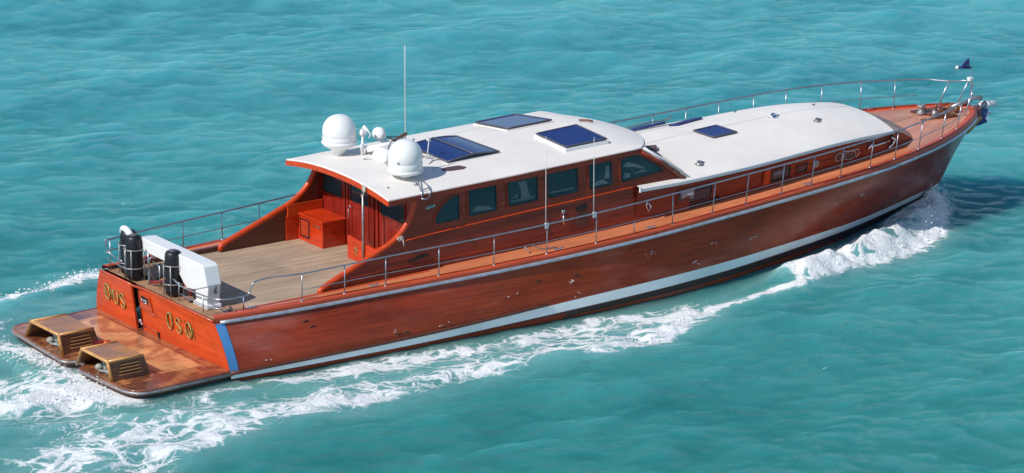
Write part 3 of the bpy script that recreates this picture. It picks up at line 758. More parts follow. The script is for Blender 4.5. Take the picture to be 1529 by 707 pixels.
mb = MB(); mb.tube([TS(x, 1.99+.03*(x-14), .015) for x in np.linspace(16.2, 18.6, 8)], .01, 6); mb.build('coachroof_moulding', 'board', yacht)
# coachroof fittings
def tq(x, y): return trunk_pt(x, y/tb(x))[2]
hatch([(x, y, tq(x, y)) for x, y in ((14.78, -.64), (15.50, -.62), (15.44, .10), (14.72, .06))], .04, 'foredeck_hatch')
def pad(pts, nm, mat, h=.05, par=None):
    P = [(x, y) for x, y in pts]
    return MB().prism(P, lambda u, v, t: (u, v, tq(u, v)+t), -.02, h).build(nm, mat, par or coach, bevel=.012)
pad([(13.25, 1.10), (15.05, 1.62), (15.0, 1.78), (14.5, 1.80), (13.35, 1.45)], 'wiper_cover', 'bluecloth', .06)
pad([(14.7, 1.02), (14.85, .86), (15.75, 1.08), (15.85, 1.22), (15.6, 1.30)], 'wiper_cover', 'bluecloth', .05)
mb = MB(); mb.tube([(13.1, 1.0, tq(13.1, 1)+.05), (13.8, 1.02, tq(13.8, 1.02)+.07), (14.8, 1.0, tq(14.8, 1)+.05)], .014, 6)
mb.tube([(13.3, 1.5, tq(13.3, 1.5)+.09), (14.6, 1.84, tq(14.6, 1.84)+.10), (15.1, 1.62, tq(15.1, 1.62)+.10), (15.3, 1.70, tq(15.3, 1.7)+.16)], .02, 6); mb.build('windscreen_wiper', 'dullsteel', coach)
pad([(12.83, -.42), (13.15, -.62), (13.30, -.38), (13.0, -.22)], 'rolled_cover', 'brownstain', .08)
mb = MB(); mb.tube([(12.98, -.62, tq(13, -.6)+.03), (12.97, -1.1, tq(13, -1.1)+.04), (12.96, -1.85, tq(13, -1.85)+.02)], [.05, .035, .012], 8); mb.build('rolled_canvas', 'rope', coach)
mb = MB(); mb.tube([(12.86, -.60, tq(12.9, -.6)+.02), (12.84, -1.2, tq(12.9, -1.2)+.02), (12.88, -1.9, tq(12.9, -1.9)+.01)], .024, 6); mb.build('cover_edge', 'blackpaint', coach)
for x, y, s in ((13.55, -1.72, 1), (17.0, -.10, 1.15), (17.75, -.86, .9), (16.8, 1.15, .35), (18.6, .35, .4)):
    mb = MB(); z = tq(x, y)
    mb.lathe([(.10*s, 0), (.11*s, .02), (.07*s, .06*s), (.02*s, .07*s)], (x, y, z-.01), 16)
    mb.tube([(x-.12*s, y-.02, z+.03), (x, y, z+.08*s), (x+.16*s, y+.02, z+.02)], .025*s, 6)
    mb.build('mushroom_vent', 'dullsteel' if s < 1.1 else 'chrome', coach)

# ---- cockpit: bulkhead, door, windows, lockers
XB = 5.50
BH = lambda y, z, o: (XB-o, y, z)
bulkhead = MB().prism([(-2.06, Z0-.02), (2.06, Z0-.02), (2.06, 3.06), (0, 3.20), (-2.06, 3.06)], BH, -.05, 0).build('bulkhead', 'bulk', yacht)
window([(1.98, 2.35), (1.20, 2.35), (1.20, 2.90), (1.98, 2.90)], BH, 'bulkhead_window', frame=.05, matf='bulk')
window([(-.46, 2.34), (-1.42, 2.34), (-1.42, 2.88), (-.46, 2.90)], BH, 'bulkhead_window', frame=.05, matf='bulk')
door = MB().prism([(.86, Z0), (-.06, Z0), (-.06, 3.05), (.86, 3.05)], BH, .0, .03).build('cabin_door', 'bulk', yacht, bevel=.004)
window([(.76, 2.40), (.02, 2.40), (.02, 2.92), (.76, 2.94)], lambda y, z, o: BH(y, z, o+.03), 'door_window', frame=.04, matf='bulk')
mb = MB(); mb.ring([(.78, 1.55), (.02, 1.55), (.02, 2.30), (.78, 2.30)], [(.73, 1.60), (.07, 1.60), (.07, 2.25), (.73, 2.25)], lambda y, z, o: BH(y, z, o+.03), 0, .018); mb.build('door_moulding', 'bulk', door)
mb = MB(); mb.tube([BH(.80, 1.95, .09), BH(.80, 2.20, .09)], .012, 6); mb.lathe([(.03, 0), (.03, .03), (.01, .04)], BH(.8, 2.22, .03), 10, axis=(-1, 0, 0)); mb.build('door_handle', 'chrome', door)
for y in (1.06, .93, -.14, -.32): MB().prism([(y+.04, Z0), (y-.04, Z0), (y-.04, 3.1), (y+.04, 3.1)], BH, 0, .045).build('bulkhead_post', 'bulk', yacht, bevel=.01)
# port locker with louvred front
LB = MB().hexa([(4.84, 1.02, Z0), (5.49, 1.02, Z0), (5.49, 2.06, Z0), (4.84, 2.06, Z0), (4.84, 1.02, 1.86), (5.49, 1.02, 1.86), (5.49, 2.06, 1.86), (4.84, 2.06, 1.86)]).build('cockpit_locker', 'locker', yacht, bevel=.01)
MB().box((5.15, 1.54, 1.885), (.68, 1.10, .05)).build('locker_top', 'locker', LB, bevel=.015)
LF = lambda y, z, o: (4.84-o, y, z)
MB().ring([(1.98, 1.36), (1.58, 1.36), (1.58, 1.80), (1.98, 1.80)], [(1.95, 1.39), (1.61, 1.39), (1.61, 1.77), (1.95, 1.77)], LF, 0, .012).build('louvre_frame', 'blackpaint', LB)
mb = MB()
for k in range(8): mb.prism([(1.94, 1.41+.045*k), (1.62, 1.41+.045*k), (1.62, 1.43+.045*k), (1.94, 1.43+.045*k)], LF, .002, .016)
mb.build('louvre', 'board', LB)
mb = MB(); [mb.lathe([(.02, 0), (.02, .02), (.008, .03)], LF(1.36-.07*k, 1.74, .0), 8, axis=(-1, 0, 0)) for k in range(4)]; mb.tube([LF(1.42, 1.75, .03), LF(1.08, 1.73, .03)], .008, 6); mb.build('locker_hardware', 'rust', LB)
MB().box((5.0, 2.04, 1.98), (.95, .06, .30)).build('locker_back', 'trim', LB, bevel=.01)
MB().box((4.70, 2.065, 1.56), (.40, .03, .60)).build('side_panel', 'locker', LB, bevel=.005)
# low open half-door on the starboard side
gate = MB().hexa([(4.93, -1.62, Z0), (4.99, -1.62, Z0), (4.99, .10, Z0), (4.93, .10, Z0), (4.93, -1.62, 1.66), (4.99, -1.62, 1.66), (4.99, .10, 1.80), (4.93, .10, 1.80)]).build('cockpit_half_door', 'locker', yacht, bevel=.008)
mb = MB()
for k in range(16):
    a = random.uniform(0, 6.28); r_ = random.uniform(.01, .11)
    mb.lathe([(.022, 0), (.018, .012)], (4.925, -.26+r_*math.cos(a)*.7, 1.50+r_*math.sin(a)), 6, axis=(-1, 0, 0))
mb.build('carved_emblem', 'gold', gate)
MB().tube([(4.9, -.62, Z0), (4.9, -.62, 3.06)], .03, 8).build('grab_pole', 'dullsteel', yacht)
MB().box((5.30, -1.3, 1.44), (.38, 1.45, .36)).build('starboard_seat', 'locker', yacht, bevel=.015)

# ---- satellite domes
def dome(x, y, z, rad, htot, ped, tilt=0):
    t = MB(); H = htot-ped
    prof = [(rad*.42, 0), (rad*.42, ped*.55), (rad*.55, ped*.8), (rad*.86, ped), (rad*1.0, ped+.05)]
    b = MB().lathe([(rad*.34, 0), (rad*.36, ped*.35), (rad*.55, ped*.60), (rad*.93, ped*.88), (rad*1.05, ped+.03), (rad*1.05, ped+.06), (rad*.99, ped+.075)], (x, y, z), 36).build('satellite_dome', 'gel', yacht)
    z0 = z+ped+.076; hs = H-.076; hc = hs-rad*1.0
    P = [(rad*.985, 0), (rad, .01), (rad, hc*.55-.004), (rad*.993, hc*.55), (rad, hc*.55+.004), (rad, hc)]
    P += [(rad*math.cos(a)**.92, hc+rad*math.sin(a)) for a in np.linspace(0, math.pi/2-.02, 12)[1:]]
    MB().lathe(P, (x, y, z0), 36).build('dome_shell', 'gel', b)
    return b
d1 = dome(5.66, -1.22, rz_(5.66, -1.22)-.02, .390, .90, .15)
d2 = dome(5.50, 1.30, rz_(5.5, 1.3)-.02, .395, .98, .30)
x, y, z = 5.62, 1.30, rz_(5.6, 1.3)
mb = MB(); mb.tube([(x+.36, y-.22, z+.40), (x+.44, y-.28, z+.58), (x+.38, y-.24, z+.66)], .05, 8); mb.tube([(x+.42, y-.30, z+.62), (x+.50, y-.36, z+.48), (x+.47, y-.34, z+.38)], .018, 6)
mb.box((x+.36, y-.22, z+.5), (.1, .1, .18)); mb.build('horn_bracket', 'gel', d2)
# dome bracket by the near dome
mb = MB(); x, y, z = 5.55, -1.85, rz_(5.55, -1.85)
mb.tube([(5.72, -1.62, z+.14), (5.55, -1.95, z+.06), (5.46, -2.17, z-.02), (5.44, -2.22, z-.18)], .016, 6)
mb.tube([(5.80, -1.68, z+.10), (5.75, -2.0, z+.05), (5.70, -2.17, z-.02), (5.64, -2.22, z-.14)], .016, 6)
mb.tube([(5.44, -2.22, z-.16), (5.54, -2.24, z-.18), (5.64, -2.22, z-.14)], .018, 6); mb.tube([(5.50, -2.1, z+.0), (5.72, -2.08, z+.02)], .014, 6); mb.lathe([(.05, 0), (.05, .05), (.02, .06)], (5.60, -1.72, z+.02), 10)
mb.build('ladder_bracket', 'steel', roof)
# mast with ball, spotlight, horns and boxes
mb = MB(); x, y = 5.84, .86; z = rz_(x, y)
mb.tube([(x, y, z), (x+.02, y, z+.5)], [.045, .022], 8); mb.lathe([(.03, .46), (.058, .49), (.06, .56), (.03, .60)], (x, y, z), 14)
mb.tube([(x-.05, y-.03, z+.28), (x-.06, y-.04, z+.12), (x, y, z+.05)], .012, 6); mb.build('gps_mast', 'gel', roof)
mb = MB(); x, y = 6.65, 1.15; z = rz_(x, y)
mb.lathe([(.02, 0), (.13, .01), (.15, .05), (.15, .17), (.10, .21), (.02, .22)], (x-.10, y+.03, z+.34), 20, axis=(-.75, -.55, .25))
mb.tube([(x, y, z), (x, y, z+.22)], .03, 8); mb.box((x, y, z+.15), (.16, .22, .05)); mb.build('searchlight', 'gel', roof)
mb = MB(); x, y = 6.06, .10; z = rz_(x, y)
mb.hexa([(x-.3, y-.25, z), (x+.45, y-.35, z), (x+.45, y+.35, z), (x-.3, y+.35, z), (x-.15, y-.18, z+.28), (x+.4, y-.25, z+.20), (x+.4, y+.25, z+.20), (x-.15, y+.25, z+.30)]); mb.build('radar_pedestal', 'gel', roof, bevel=.05)
mb = MB(); z = rz_(6.3, .6)
mb.tube([(5.9, .75, z+.12), (6.6, .55, z+.20), (7.0, .95, z+.16)], [.07, .09, .05], 10); mb.build('radar_bar', 'gel', roof)
mb = MB(); z = rz_(6.9, .9)
mb.tube([(6.5, .80, z+.14), (6.95, 1.0, z+.20), (7.2, 1.1, z+.24)], [.02, .05, .04], 8); mb.tube([(6.6, .55, z+.08), (7.0, .60, z+.10), (7.25, .85, z+.15)], .022, 6); mb.build('horn_trumpet', 'rust', roof)
mb = MB(); z = rz_(6, 0)
for k in range(5):
    a = random.uniform(-.2, .2)
    mb.tube(smooth_curve([(5.85+.1*k, -.2-a, z+.02), (6.1+.1*k, .1+a, z+.32+.02*k), (6.5, .45+.1*k, z+.30), (6.9, .3+a, z+.10), (7.0, -.1, z+.03)], 5), .011, 5)
mb.build('cable', 'black', roof)
MB().box((6.12, -.30, z+.06), (.30, .22, .12), .4).build('equipment_box', 'black', roof, bevel=.02)
mb = MB(); mb.tube([(5.95, -.35, z+.02), (5.75, -.32, z+.03)], .03, 6); mb.tube([(5.9, -.5, z-.02), (6.3, -.62, z-.03), (6.9, -.55, z)], .012, 5)
mb.tube(smooth_curve([(6.6, -.75, z), (6.9, -.6, z+.02), (7.3, -.95, z-.01), (6.5, -1.05, z-.03)], 5), .012, 5); mb.build('cable', 'dullsteel', roof)
mb = MB(); x, y = 6.78, -.40; z = rz_(x, y)
mb.tube([(x, y, z), (x+.06, y, z+.42)], .015, 6); mb.box((x+.05, y, z+.46), (.05, .12, .08)); mb.tube([(x, y+.1, z+.02), (x+.02, y-.1, z+.1), (x+.1, y, z+.03)], .014, 6); mb.build('anemometer', 'whippaint', roof)
mb = MB(); z = rz_(6.2, .9)
mb.box((6.05, 1.02, z+.06), (.26, .20, .12), .3); mb.build('junction_box', 'gel', roof, bevel=.015)
mb = MB(); mb.lathe([(.10, 0), (.12, .02), (.12, .07), (.05, .10)], (6.45, .15, rz_(6.45, .15)+.20), 18); mb.build('gps_puck', 'gel', roof)
mb = MB(); mb.tube([(5.6, .45, rz_(5.6, .45)+.01), (5.95, .30, rz_(6, .3)+.02), (6.4, -.05, rz_(6.4, 0)+.02), (6.9, -.30, rz_(6.9, -.3)+.01)], .02, 6); mb.build('cable', 'dullsteel', roof)
mb = MB(); mb.lathe([(.025, 0), (.03, .02), (.012, .03)], (5.66-.33, -1.22-.215, rz_(5.6, -1.2)+.42), 8, axis=(-.85, -.5, 0)); mb.build('dome_bolt', 'dullsteel', d1)
# whip aerial at the middle of the roof
x, y = 7.18, 1.10; z = rz_(x, y)
MB().tube([(x, y, z-.02), (x, y, z+.3), (x, y, z+1.3), (x, y, z+2.35)], [.020, .017, .013, .009], 6).build('whip_aerial', 'whippaint', roof)
# brown pad / dark grease mark lying ahead of the near dome
MB().prism([(6.62, -1.28), (6.75, -1.38), (7.1, -1.42), (7.22, -1.36), (7.12, -1.20), (6.85, -1.16), (6.66, -1.18)], lambda u, v, t: (u, v, rz_(u, v)+t), -.0, .02).build('leather_pad', 'brownstain', roof, bevel=.006)

# ---- rails
FEET = [2.05, 3.12, 4.16, 5.52, 6.96, 8.38, 9.74, 11.96, 13.18, 14.22, 15.34, 16.30, 17.25, 18.25, 19.15, 20.1, 21.1, 21.9]
def rail_y(x): return float(bs(x))-.10
def rail_h(x): return float(itp(x, [0, 2, 4, 8, 12, 16, 20, 23.4], [.62, .64, .68, .71, .74, .72, .70, .62]))
def foot(x, sgn): px, py = inset(x, .08); return Vector((px, -sgn*py, float(zr(x))+EDGE_H-.01))
def railp(x, sgn, f=1.0):
    lean = .03+.10*max(0, (x-14)/9)
    px, py = inset(x, .08-lean*f*.5)
    hh = rail_h(x)*(1+(.16*max(0, min(1, (x-8)/6, (24-x)/4)) if sgn < 0 else 0))
    return Vector((px+(.07*f if x > 12 else 0), -sgn*py, float(zr(x))+EDGE_H-.01+hh*f))
for sgn in (1, -1):
    if sgn > 0:
        start = [(.60, -2.32, 1.655), (.76, -2.325, 1.665), (.85, -2.33, 1.71), (.89, -2.335, 1.82), (.95, -2.345, 1.93), (1.12, -2.36, 1.975), (1.55, -2.40, 2.0)]
    else:
        start = [(-.16, 2.28, 1.98), (.6, 2.38, 2.0)]
    top = smooth_curve(start, 4)[:-1]+[railp(x, sgn) for x in np.linspace(2.05, 22.6, 60)]
    bowtip = Vector((23.32, 0, 2.84))
    top += [Vector(p) for p in smooth_curve([railp(22.6, sgn), (23.0, -sgn*.42, 2.76+(.04 if sgn < 0 else 0)), (23.24, -sgn*.2, 2.81+(.02 if sgn < 0 else 0)), bowtip], 4)[1:]]
    rail = MB().tube(top, .019, 8).build('guard_rail', 'steel', yacht)
    mid = [railp(x, sgn, .43) for x in np.linspace(2.05 if sgn > 0 else 1.0, 22.4, 60)]
    MB().tube(mid, .010, 6).build('mid_wire', 'steel', rail)
    for x in FEET + ([.66+.05] if sgn < 0 else []):
        if x > 20.5 and sgn > 0 and x < 21: continue
        a = foot(x, sgn); b = railp(x, sgn)
        m_ = MB().tube([a, b], .0135, 8); m_.lathe([(.045, 0), (.04, .02), (.02, .03)], a, 10)
        m_.build('stanchion', 'steel', rail)
    if sgn > 0:
        MB().tube([(.70, -2.32, 1.36), (.70, -2.33, 1.66)], .016, 8).build('stanchion', 'steel', rail)
        a = foot(10.82, 1); MB().tube([a, railp(10.82, 1, .43)], .013, 8).build('stanchion', 'steel', rail)
# pulpit legs at the bow
mb = MB()
for sgn in (1, -1):
    mb.tube([(23.0, -sgn*.42, 2.83), (22.85, -sgn*.50, 2.45), (22.72, -sgn*.52, 2.16)], .02, 8)
    mb.tube([(23.30, -sgn*.05, 2.86), (23.22, -sgn*.18, 2.5), (23.05, -sgn*.22, 2.2)], .018, 8)
mb.build('pulpit_leg', 'steel', yacht)
# bow staff with its light
mb = MB(); mb.tube([(23.32, 0, 2.86), (23.34, .0, 3.25)], .012, 6); mb.build('bow_staff', 'steel', yacht)
mb = MB(); mb.box((23.31, 0, 2.90), (.12, .12, .09)); mb.build('bow_rail_fitting', 'gel', yacht, bevel=.01)
st = MB(); st.tube([(23.30, .0, 3.20), (23.02, .10, 3.22)], .035, 10); st.hexa([(23.05, .02, 3.26), (23.26, -.02, 3.26), (23.26, .03, 3.26), (23.05, .07, 3.26), (23.2, .0, 3.42), (23.24, -.01, 3.44), (23.24, .02, 3.44), (23.2, .03, 3.42)])
st.build('bow_pennant', 'bluecloth', yacht)
MB().lathe([(.02, 0), (.045, .01), (.045, .06), (.02, .08)], (23.0, .10, 3.22), 12, axis=(-1, .35, 0)).build('bow_lamp', 'gel', yacht)

# ---- bow fittings
dk = lambda x: float(zr(x))+EDGE_H+.03
# windlass and chocks
chain = MB().box((22.45, 0, dk(22.45)), (.9, .5, .03)).build('anchor_chain', 'darkwood', yacht, bevel=.01)
for k in range(22):
    mb = MB()
    x = random.uniform(22.0, 22.95); y = random.uniform(-.45, .45)
    mb.tube([(x, y, dk(x)), (x+random.uniform(-.12, .12), y+random.uniform(-.1, .1), dk(x)+random.uniform(.04, .16))], random.uniform(.012, .035), 6)
    mb.build('chain_link', 'rust', chain)
mb = MB(); mb.lathe([(.10, 0), (.12, .05), (.07, .10), (.07, .18), (.12, .22), (.10, .25)], (21.95, .25, dk(21.95)), 18); mb.build('windlass', 'dullsteel', yacht)
MB().lathe([(.07, 0), (.07, .15), (.03, .17)], (22.05, -.15, dk(22)), 14).build('capstan', 'dullsteel', yacht)
MB().prism([(21.9, .25), (22.7, .15), (22.7, .40), (21.9, .62)], lambda u, v, t: (u, v, dk(u)-.03+t), 0, .07).build('chain_locker_lid', 'darkwood', yacht, bevel=.02)
pts = [(20.9, .1), (21.7, .25), (21.6, .6), (20.9, .45)]
MB().prism(pts, lambda u, v, t: (u, v, dk(u)+t), -.01, .012).build('pale_deck_board', 'inlay', yacht)
mb = MB(); mb.tube([(21.6, -.15, dk(21.6)+.02), (22.1, -.35, dk(22.1)+.02), (22.5, -.5, dk(22.5)+.02)], .025, 6); mb.build('mooring_warp', 'darkwood', yacht)
# bow platform block and anchor roller
mb = MB()
mb.hexa([(22.880, -0.238, 1.880), (23.615, -0.136, 1.940), (23.615, 0.136, 1.940), (22.880, 0.238, 1.880), (22.880, -0.238, 2.120), (23.580, -0.136, 2.140), (23.580, 0.136, 2.140), (22.880, 0.238, 2.120)])
mb.build('bowsprit_block', 'nose', yacht, bevel=.03)
mb = MB(); mb.tube([(23.622, 0.017, 1.900), (23.440, 0.017, 1.730), (23.244, 0.000, 1.500)], [.16, .11, .03], 10); mb.build('stem_shoe', 'boxtrim', yacht)
mb = MB(); mb.tube([(22.880, 0.187, 2.200), (23.300, 0.153, 2.280), (23.580, 0.119, 2.360), (23.755, 0.085, 2.330)], [.05, .06, .05, .07], 8)
mb.tube([(23.580, -0.043, 2.180), (23.790, -0.051, 2.200)], .09, 12); mb.build('anchor_roller', 'dullsteel', yacht)
mb = MB(); mb.tube([(23.650, -0.034, 2.200), (24.084, -0.102, 2.180)], .085, 14); mb.lathe([(.04, 0), (.05, .02)], (24.084, -0.102, 2.180), 10, axis=(1, -.1, 0)); mb.build('roller_pipe', 'gel', yacht)
anc = empty('bow_anchor', (23.650, -0.017, 1.780))
def AB(mb, nm, mt, par):
    o = mb.build(nm, mt, par); o.data.transform(Matrix.Translation((-23.65, .017, -1.78))); return o
tag(anc, 'blue painted anchor hanging from the roller at the bow tip', 'anchor')
mb = MB(); mb.hexa([(23.384, -0.025, 1.640), (23.685, -0.255, 1.780), (23.685, 0.221, 1.780), (23.384, 0.043, 1.680), (23.580, -0.025, 2.140), (23.846, -0.136, 2.080), (23.846, 0.102, 2.080), (23.580, 0.043, 2.160)]); AB(mb, 'fluke', 'anchorblue', anc)
mb = MB(); mb.tube([(23.440, 0.000, 2.220), (23.650, -0.017, 2.180), (23.895, -0.043, 1.980)], .03, 8); AB(mb, 'shank', 'chrome', anc)
mb = MB(); mb.lathe([(.04, 0), (.05, .04), (.02, .06)], (23.916, -0.068, 1.920), 10); AB(mb, 'shackle', 'gel', anc)
# cleats on the margin planks and toe rail
def cleat(x, y, z, a=0, s=1, mt='chrome'):
    mb = MB(); dx, dy = math.cos(a)*.13*s, math.sin(a)*.13*s
    mb.tube([(x-dx, y-dy, z+.06*s), (x-dx*.3, y-dy*.3, z+.05*s), (x+dx*.3, y+dy*.3, z+.05*s), (x+dx, y+dy, z+.06*s)], .016*s, 8)
    mb.tube([(x-dx*.35, y-dy*.35, z), (x-dx*.35, y-dy*.35, z+.05*s)], .018*s, 8); mb.tube([(x+dx*.35, y+dy*.35, z), (x+dx*.35, y+dy*.35, z+.05*s)], .018*s, 8)
    return mb.build('cleat', mt, yacht)
for x in (.85, 3.9, 8.75, 11.35, 16.2): cleat(x, -(float(bs(x))-.13), float(zr(x))+EDGE_H)
for x in (1.9, 3.6, 17.6, 19.6, 21.3): cleat(x, float(bs(x))-.13, float(zr(x))+EDGE_H+.03)
cleat(.40, -2.10, Z0+.01, .3, 1.3, 'dullsteel'); cleat(.55, -1.98, Z0+.01, .9, 1.0, 'black')
mb = MB(); x = 8.35; z = float(zr(x))+EDGE_H; mb.tube(smooth_curve([(x-.25, -2.6, z+.02), (x-.3, -2.5, z+.12), (x-.1, -2.48, z+.14), (x+.1, -2.55, z+.03), (x+.5, -2.6, z+.02)], 5), .013, 6); mb.build('deck_eye', 'dullsteel', yacht)
# scrapes, skin fittings on the topsides
def on_hull(x, z, off=.012):
    u = np.clip(x/22.9, 0, 1); return hull_pt(u, t_of_z(u, z), off)
for x, z in ((1.0, .30), (4.2, .42), (7.4, .75), (9.1, .78), (11.2, 1.02), (13.2, .95), (14.6, .88), (16.0, 1.0), (17.2, 1.18), (18.1, 1.2), (12.8, .60), (9.4, .45), (5.6, .42), (11.3, 1.12)):
    mb = MB()
    for k in range(random.randint(2, 4)):
        xx = x+random.uniform(-.16, .16); zz = z+random.uniform(-.05, .05)
        mb.tube([on_hull(xx, zz), on_hull(xx+random.uniform(-.09, .09), zz+random.uniform(-.04, .04))], random.uniform(.005, .009), 5)
    mb.build('hull_fitting', 'gel', yacht)
for x, z in ((4.3, .36), (4.5, .37), (9.05, .92), (8.0, .95), (2.0, .98), (2.15, .85)):
    MB().tube([on_hull(x, z, .006), on_hull(x+.14, z+.005, .006)], .013, 6).build('skin_fitting', 'blackpaint', yacht)

# ---- crane / passerelle on the aft deck
cr = empty('deck_crane'); cr.parent = yacht
CX = .42
def CR(y, z, t): return (CX+t*(1 if z < 9 else 1), y, z)
prof_arm = [(-1.66, 1.80), (-1.52, 2.20), (-1.42, 2.25), (1.20, 2.25), (1.55, 2.16), (1.62, 2.06), (1.20, 1.96), (-.10, 1.94), (-.42, 1.84), (-.62, 1.66), (-.78, 1.56), (-1.10, 1.60)]
arm = MB().prism(prof_arm, CR, -.24, .13).build('crane_arm', 'gel', cr, bevel=.018)
col = MB().prism([(-1.14, Z0+.0), (-1.58, Z0+.0), (-1.652, 1.80), (-1.06, 1.80)], CR, -.21, .11).build('crane_column', 'gel', cr, bevel=.02)
MB().prism([(-1.04, Z0+.005), (-1.66, Z0+.005), (-1.64, Z0+.10), (-1.06, Z0+.10)], CR, -.25, .14).build('crane_base', 'gel', cr, bevel=.03)
mb = MB(); mb.tube([(.38, -1.64, 1.66), (.41, -1.655, 1.70), (.41, -1.66, 1.78)], .014, 6); mb.tube([(.41, -1.655, 1.74), (.36, -1.65, 1.64), (.41, -1.64, 1.60), (.45, -1.645, 1.65)], .010, 6); mb.build('crane_mark', 'black', cr)
mb = MB(); mb.tube(smooth_curve([(.36, 1.45, 2.06), (.28, 1.58, 2.00), (.16, 1.50, 2.10), (.10, 1.50, 2.22), (.08, 1.62, 2.32), (.10, 1.80, 2.33), (.14, 1.95, 2.26), (.18, 1.98, 2.06)], 5), .075, 10); mb.build('crane_hook_arm', 'gel', cr)
mb = MB(); mb.tube([(.31, 1.54, 2.01), (.22, 1.56, 2.03)], .080, 10); mb.build('crane_joint', 'trim', cr)
mb = MB(); mb.tube(smooth_curve([(.33, .9, 1.98), (.22, 1.02, 2.02), (.16, .86, 1.9), (.14, .8, 1.6), (.12, .78, 1.28)], 5), .03, 8); mb.build('crane_stay', 'steel', cr)
mb = MB(); mb.tube(smooth_curve([(.1, .7, 1.34), (.3, -.1, 1.5), (.5, -.8, 1.36)], 6), .035, 8); mb.tube([(.25, -.85, 1.40), (.38, .1, 1.72)], .04, 8); mb.build('crane_ram', 'bulk', cr)
mb = MB(); mb.tube([(.15, -.95, Z0+.03), (.9, -.9, Z0+.03), (.3, .9, Z0+.03), (.95, 1.3, Z0+.03)], .03, 8); mb.tube([(.35, .6, Z0+.03), (.30, 1.3, Z0+.05)], .04, 8); mb.build('hose', 'black', cr)

# ---- fender racks at the stern
def rack(x, y, z, nm='fender_rack'):
    mb = MB(); r_ = .235
    for h in (.30, .72):
        mb.tube([(x+r_*math.cos(a), y+r_*math.sin(a), z+h) for a in np.linspace(0, 2*math.pi, 21)], .014, 6)
    for a in (.6, 2.2, 3.9, 5.4):
        mb.tube([(x+r_*math.cos(a), y+r_*math.sin(a), z), (x+r_*math.cos(a), y+r_*math.sin(a), z+.74)], .014, 6)
    return mb.build(nm, 'dullsteel', yacht)
FZ = Z0+.012
fsp = [(.14, -.28, 'black fender nearest the white crane column, in a steel ring rack'),
       (.05, 1.30, 'black fender in front of the pair at the far stern corner'),
       (.16, 1.74, 'black fender behind the front one at the far stern corner, partly hidden')]
fender0 = None
for i, (x, y, lab) in enumerate(fsp):
    rack(x, y, FZ)
    if fender0 is None:
        f = empty('boat_fender', (x, y, FZ)); fender0 = f
        MB().lathe([(.06, .0), (.14, .01), (.182, .06), (.19, .16), (.19, .88), (.180, .96), (.155, 1.015), (.09, 1.03)], (0, 0, 0), 26).build('fender_body', 'black', f)
        MB().lathe([(.10, 1.028), (.09, 1.045), (.03, 1.055)], (0, 0, 0), 18).build('fender_cap', paint('grey cap', (.10, .09, .11), .5), f)
    else:
        f = fender0.copy(); COL.objects.link(f); f.location = (x, y, FZ)
        for ch in list(fender0.children):
            c_ = ch.copy(); COL.objects.link(c_); c_.parent = f
    tag(f, lab, 'fender', 'fenders standing in racks on the stern')
# stern pushpit tubes
mb = MB()
mb.tube(smooth_curve([(.66, -2.32, 1.66), (.35, -2.30, 1.65), (.12, -2.10, 1.64), (.04, -1.6, 1.64), (.0, -.9, 1.64), (-.02, -.55, 1.74)], 5), .018, 8)
mb.tube([(.02, -1.75, 1.27), (.02, -1.75, 1.64)], .014, 6); mb.tube([(.02, -.7, 1.27), (.02, -.72, 1.70)], .014, 6)
mb.tube(smooth_curve([(.30, -2.25, 1.44), (.1, -2.0, 1.42), (.05, -1.2, 1.42), (.05, -.6, 1.44)], 4), .010, 6)
mb.build('stern_rail', 'steel', yacht)
srail = MB().tube(smooth_curve([(-.14, 2.28, 1.98), (-.10, 2.26, 1.76), (-.06, 2.1, 1.66), (-.02, 1.7, 1.60)], 4), .016, 8).build('stern_rail', 'steel', yacht)
MB().tube(smooth_curve([(1.0, 2.36, 1.72), (.3, 2.34, 1.72), (-.10, 2.30, 1.72), (-.12, 2.2, 1.70)], 4), .016, 8).build('rail_tube', 'steel', srail)
MB().tube(smooth_curve([(-.12, 2.25, 1.56), (-.06, 1.9, 1.50), (.0, 1.5, 1.44)], 4), .014, 8).build('rail_tube', 'steel', srail)
for x, y in ((-.05, 2.22), (.35, 2.30), (.75, 2.34), (1.0, 2.36)): MB().tube([(x, y, 1.28), (x, y, 1.72 if x > .1 else 1.98)], .014, 6).build('rail_tube', 'steel', srail)
MB().tube(smooth_curve([(.3, .78, 1.28), (.1, .74, 1.62), (.12, .70, 1.90), (.35, .66, 1.95)], 4), .014, 6).build('rail_tube', 'steel', srail); MB().tube([(.12, .30, 1.28), (.12, .30, 1.8), (.2, .75, 1.8)], .014, 6).build('rail_tube', 'steel', srail)


# whip aerials clamped to the starboard rail
for x in (8.38, 9.70):
    t = railp(x, 1); mb = MB(); mb.tube([t+Vector((-.04, 0, -.12)), t+Vector((-.04, 0, .8)), t+Vector((-.04, 0, 2.06 if x < 9 else 1.80))], [.012, .010, .006], 6)
    mb.box(t+Vector((-.02, 0, -.03)), (.09, .05, .12)); mb.build('whip_aerial', 'whippaint', yacht)

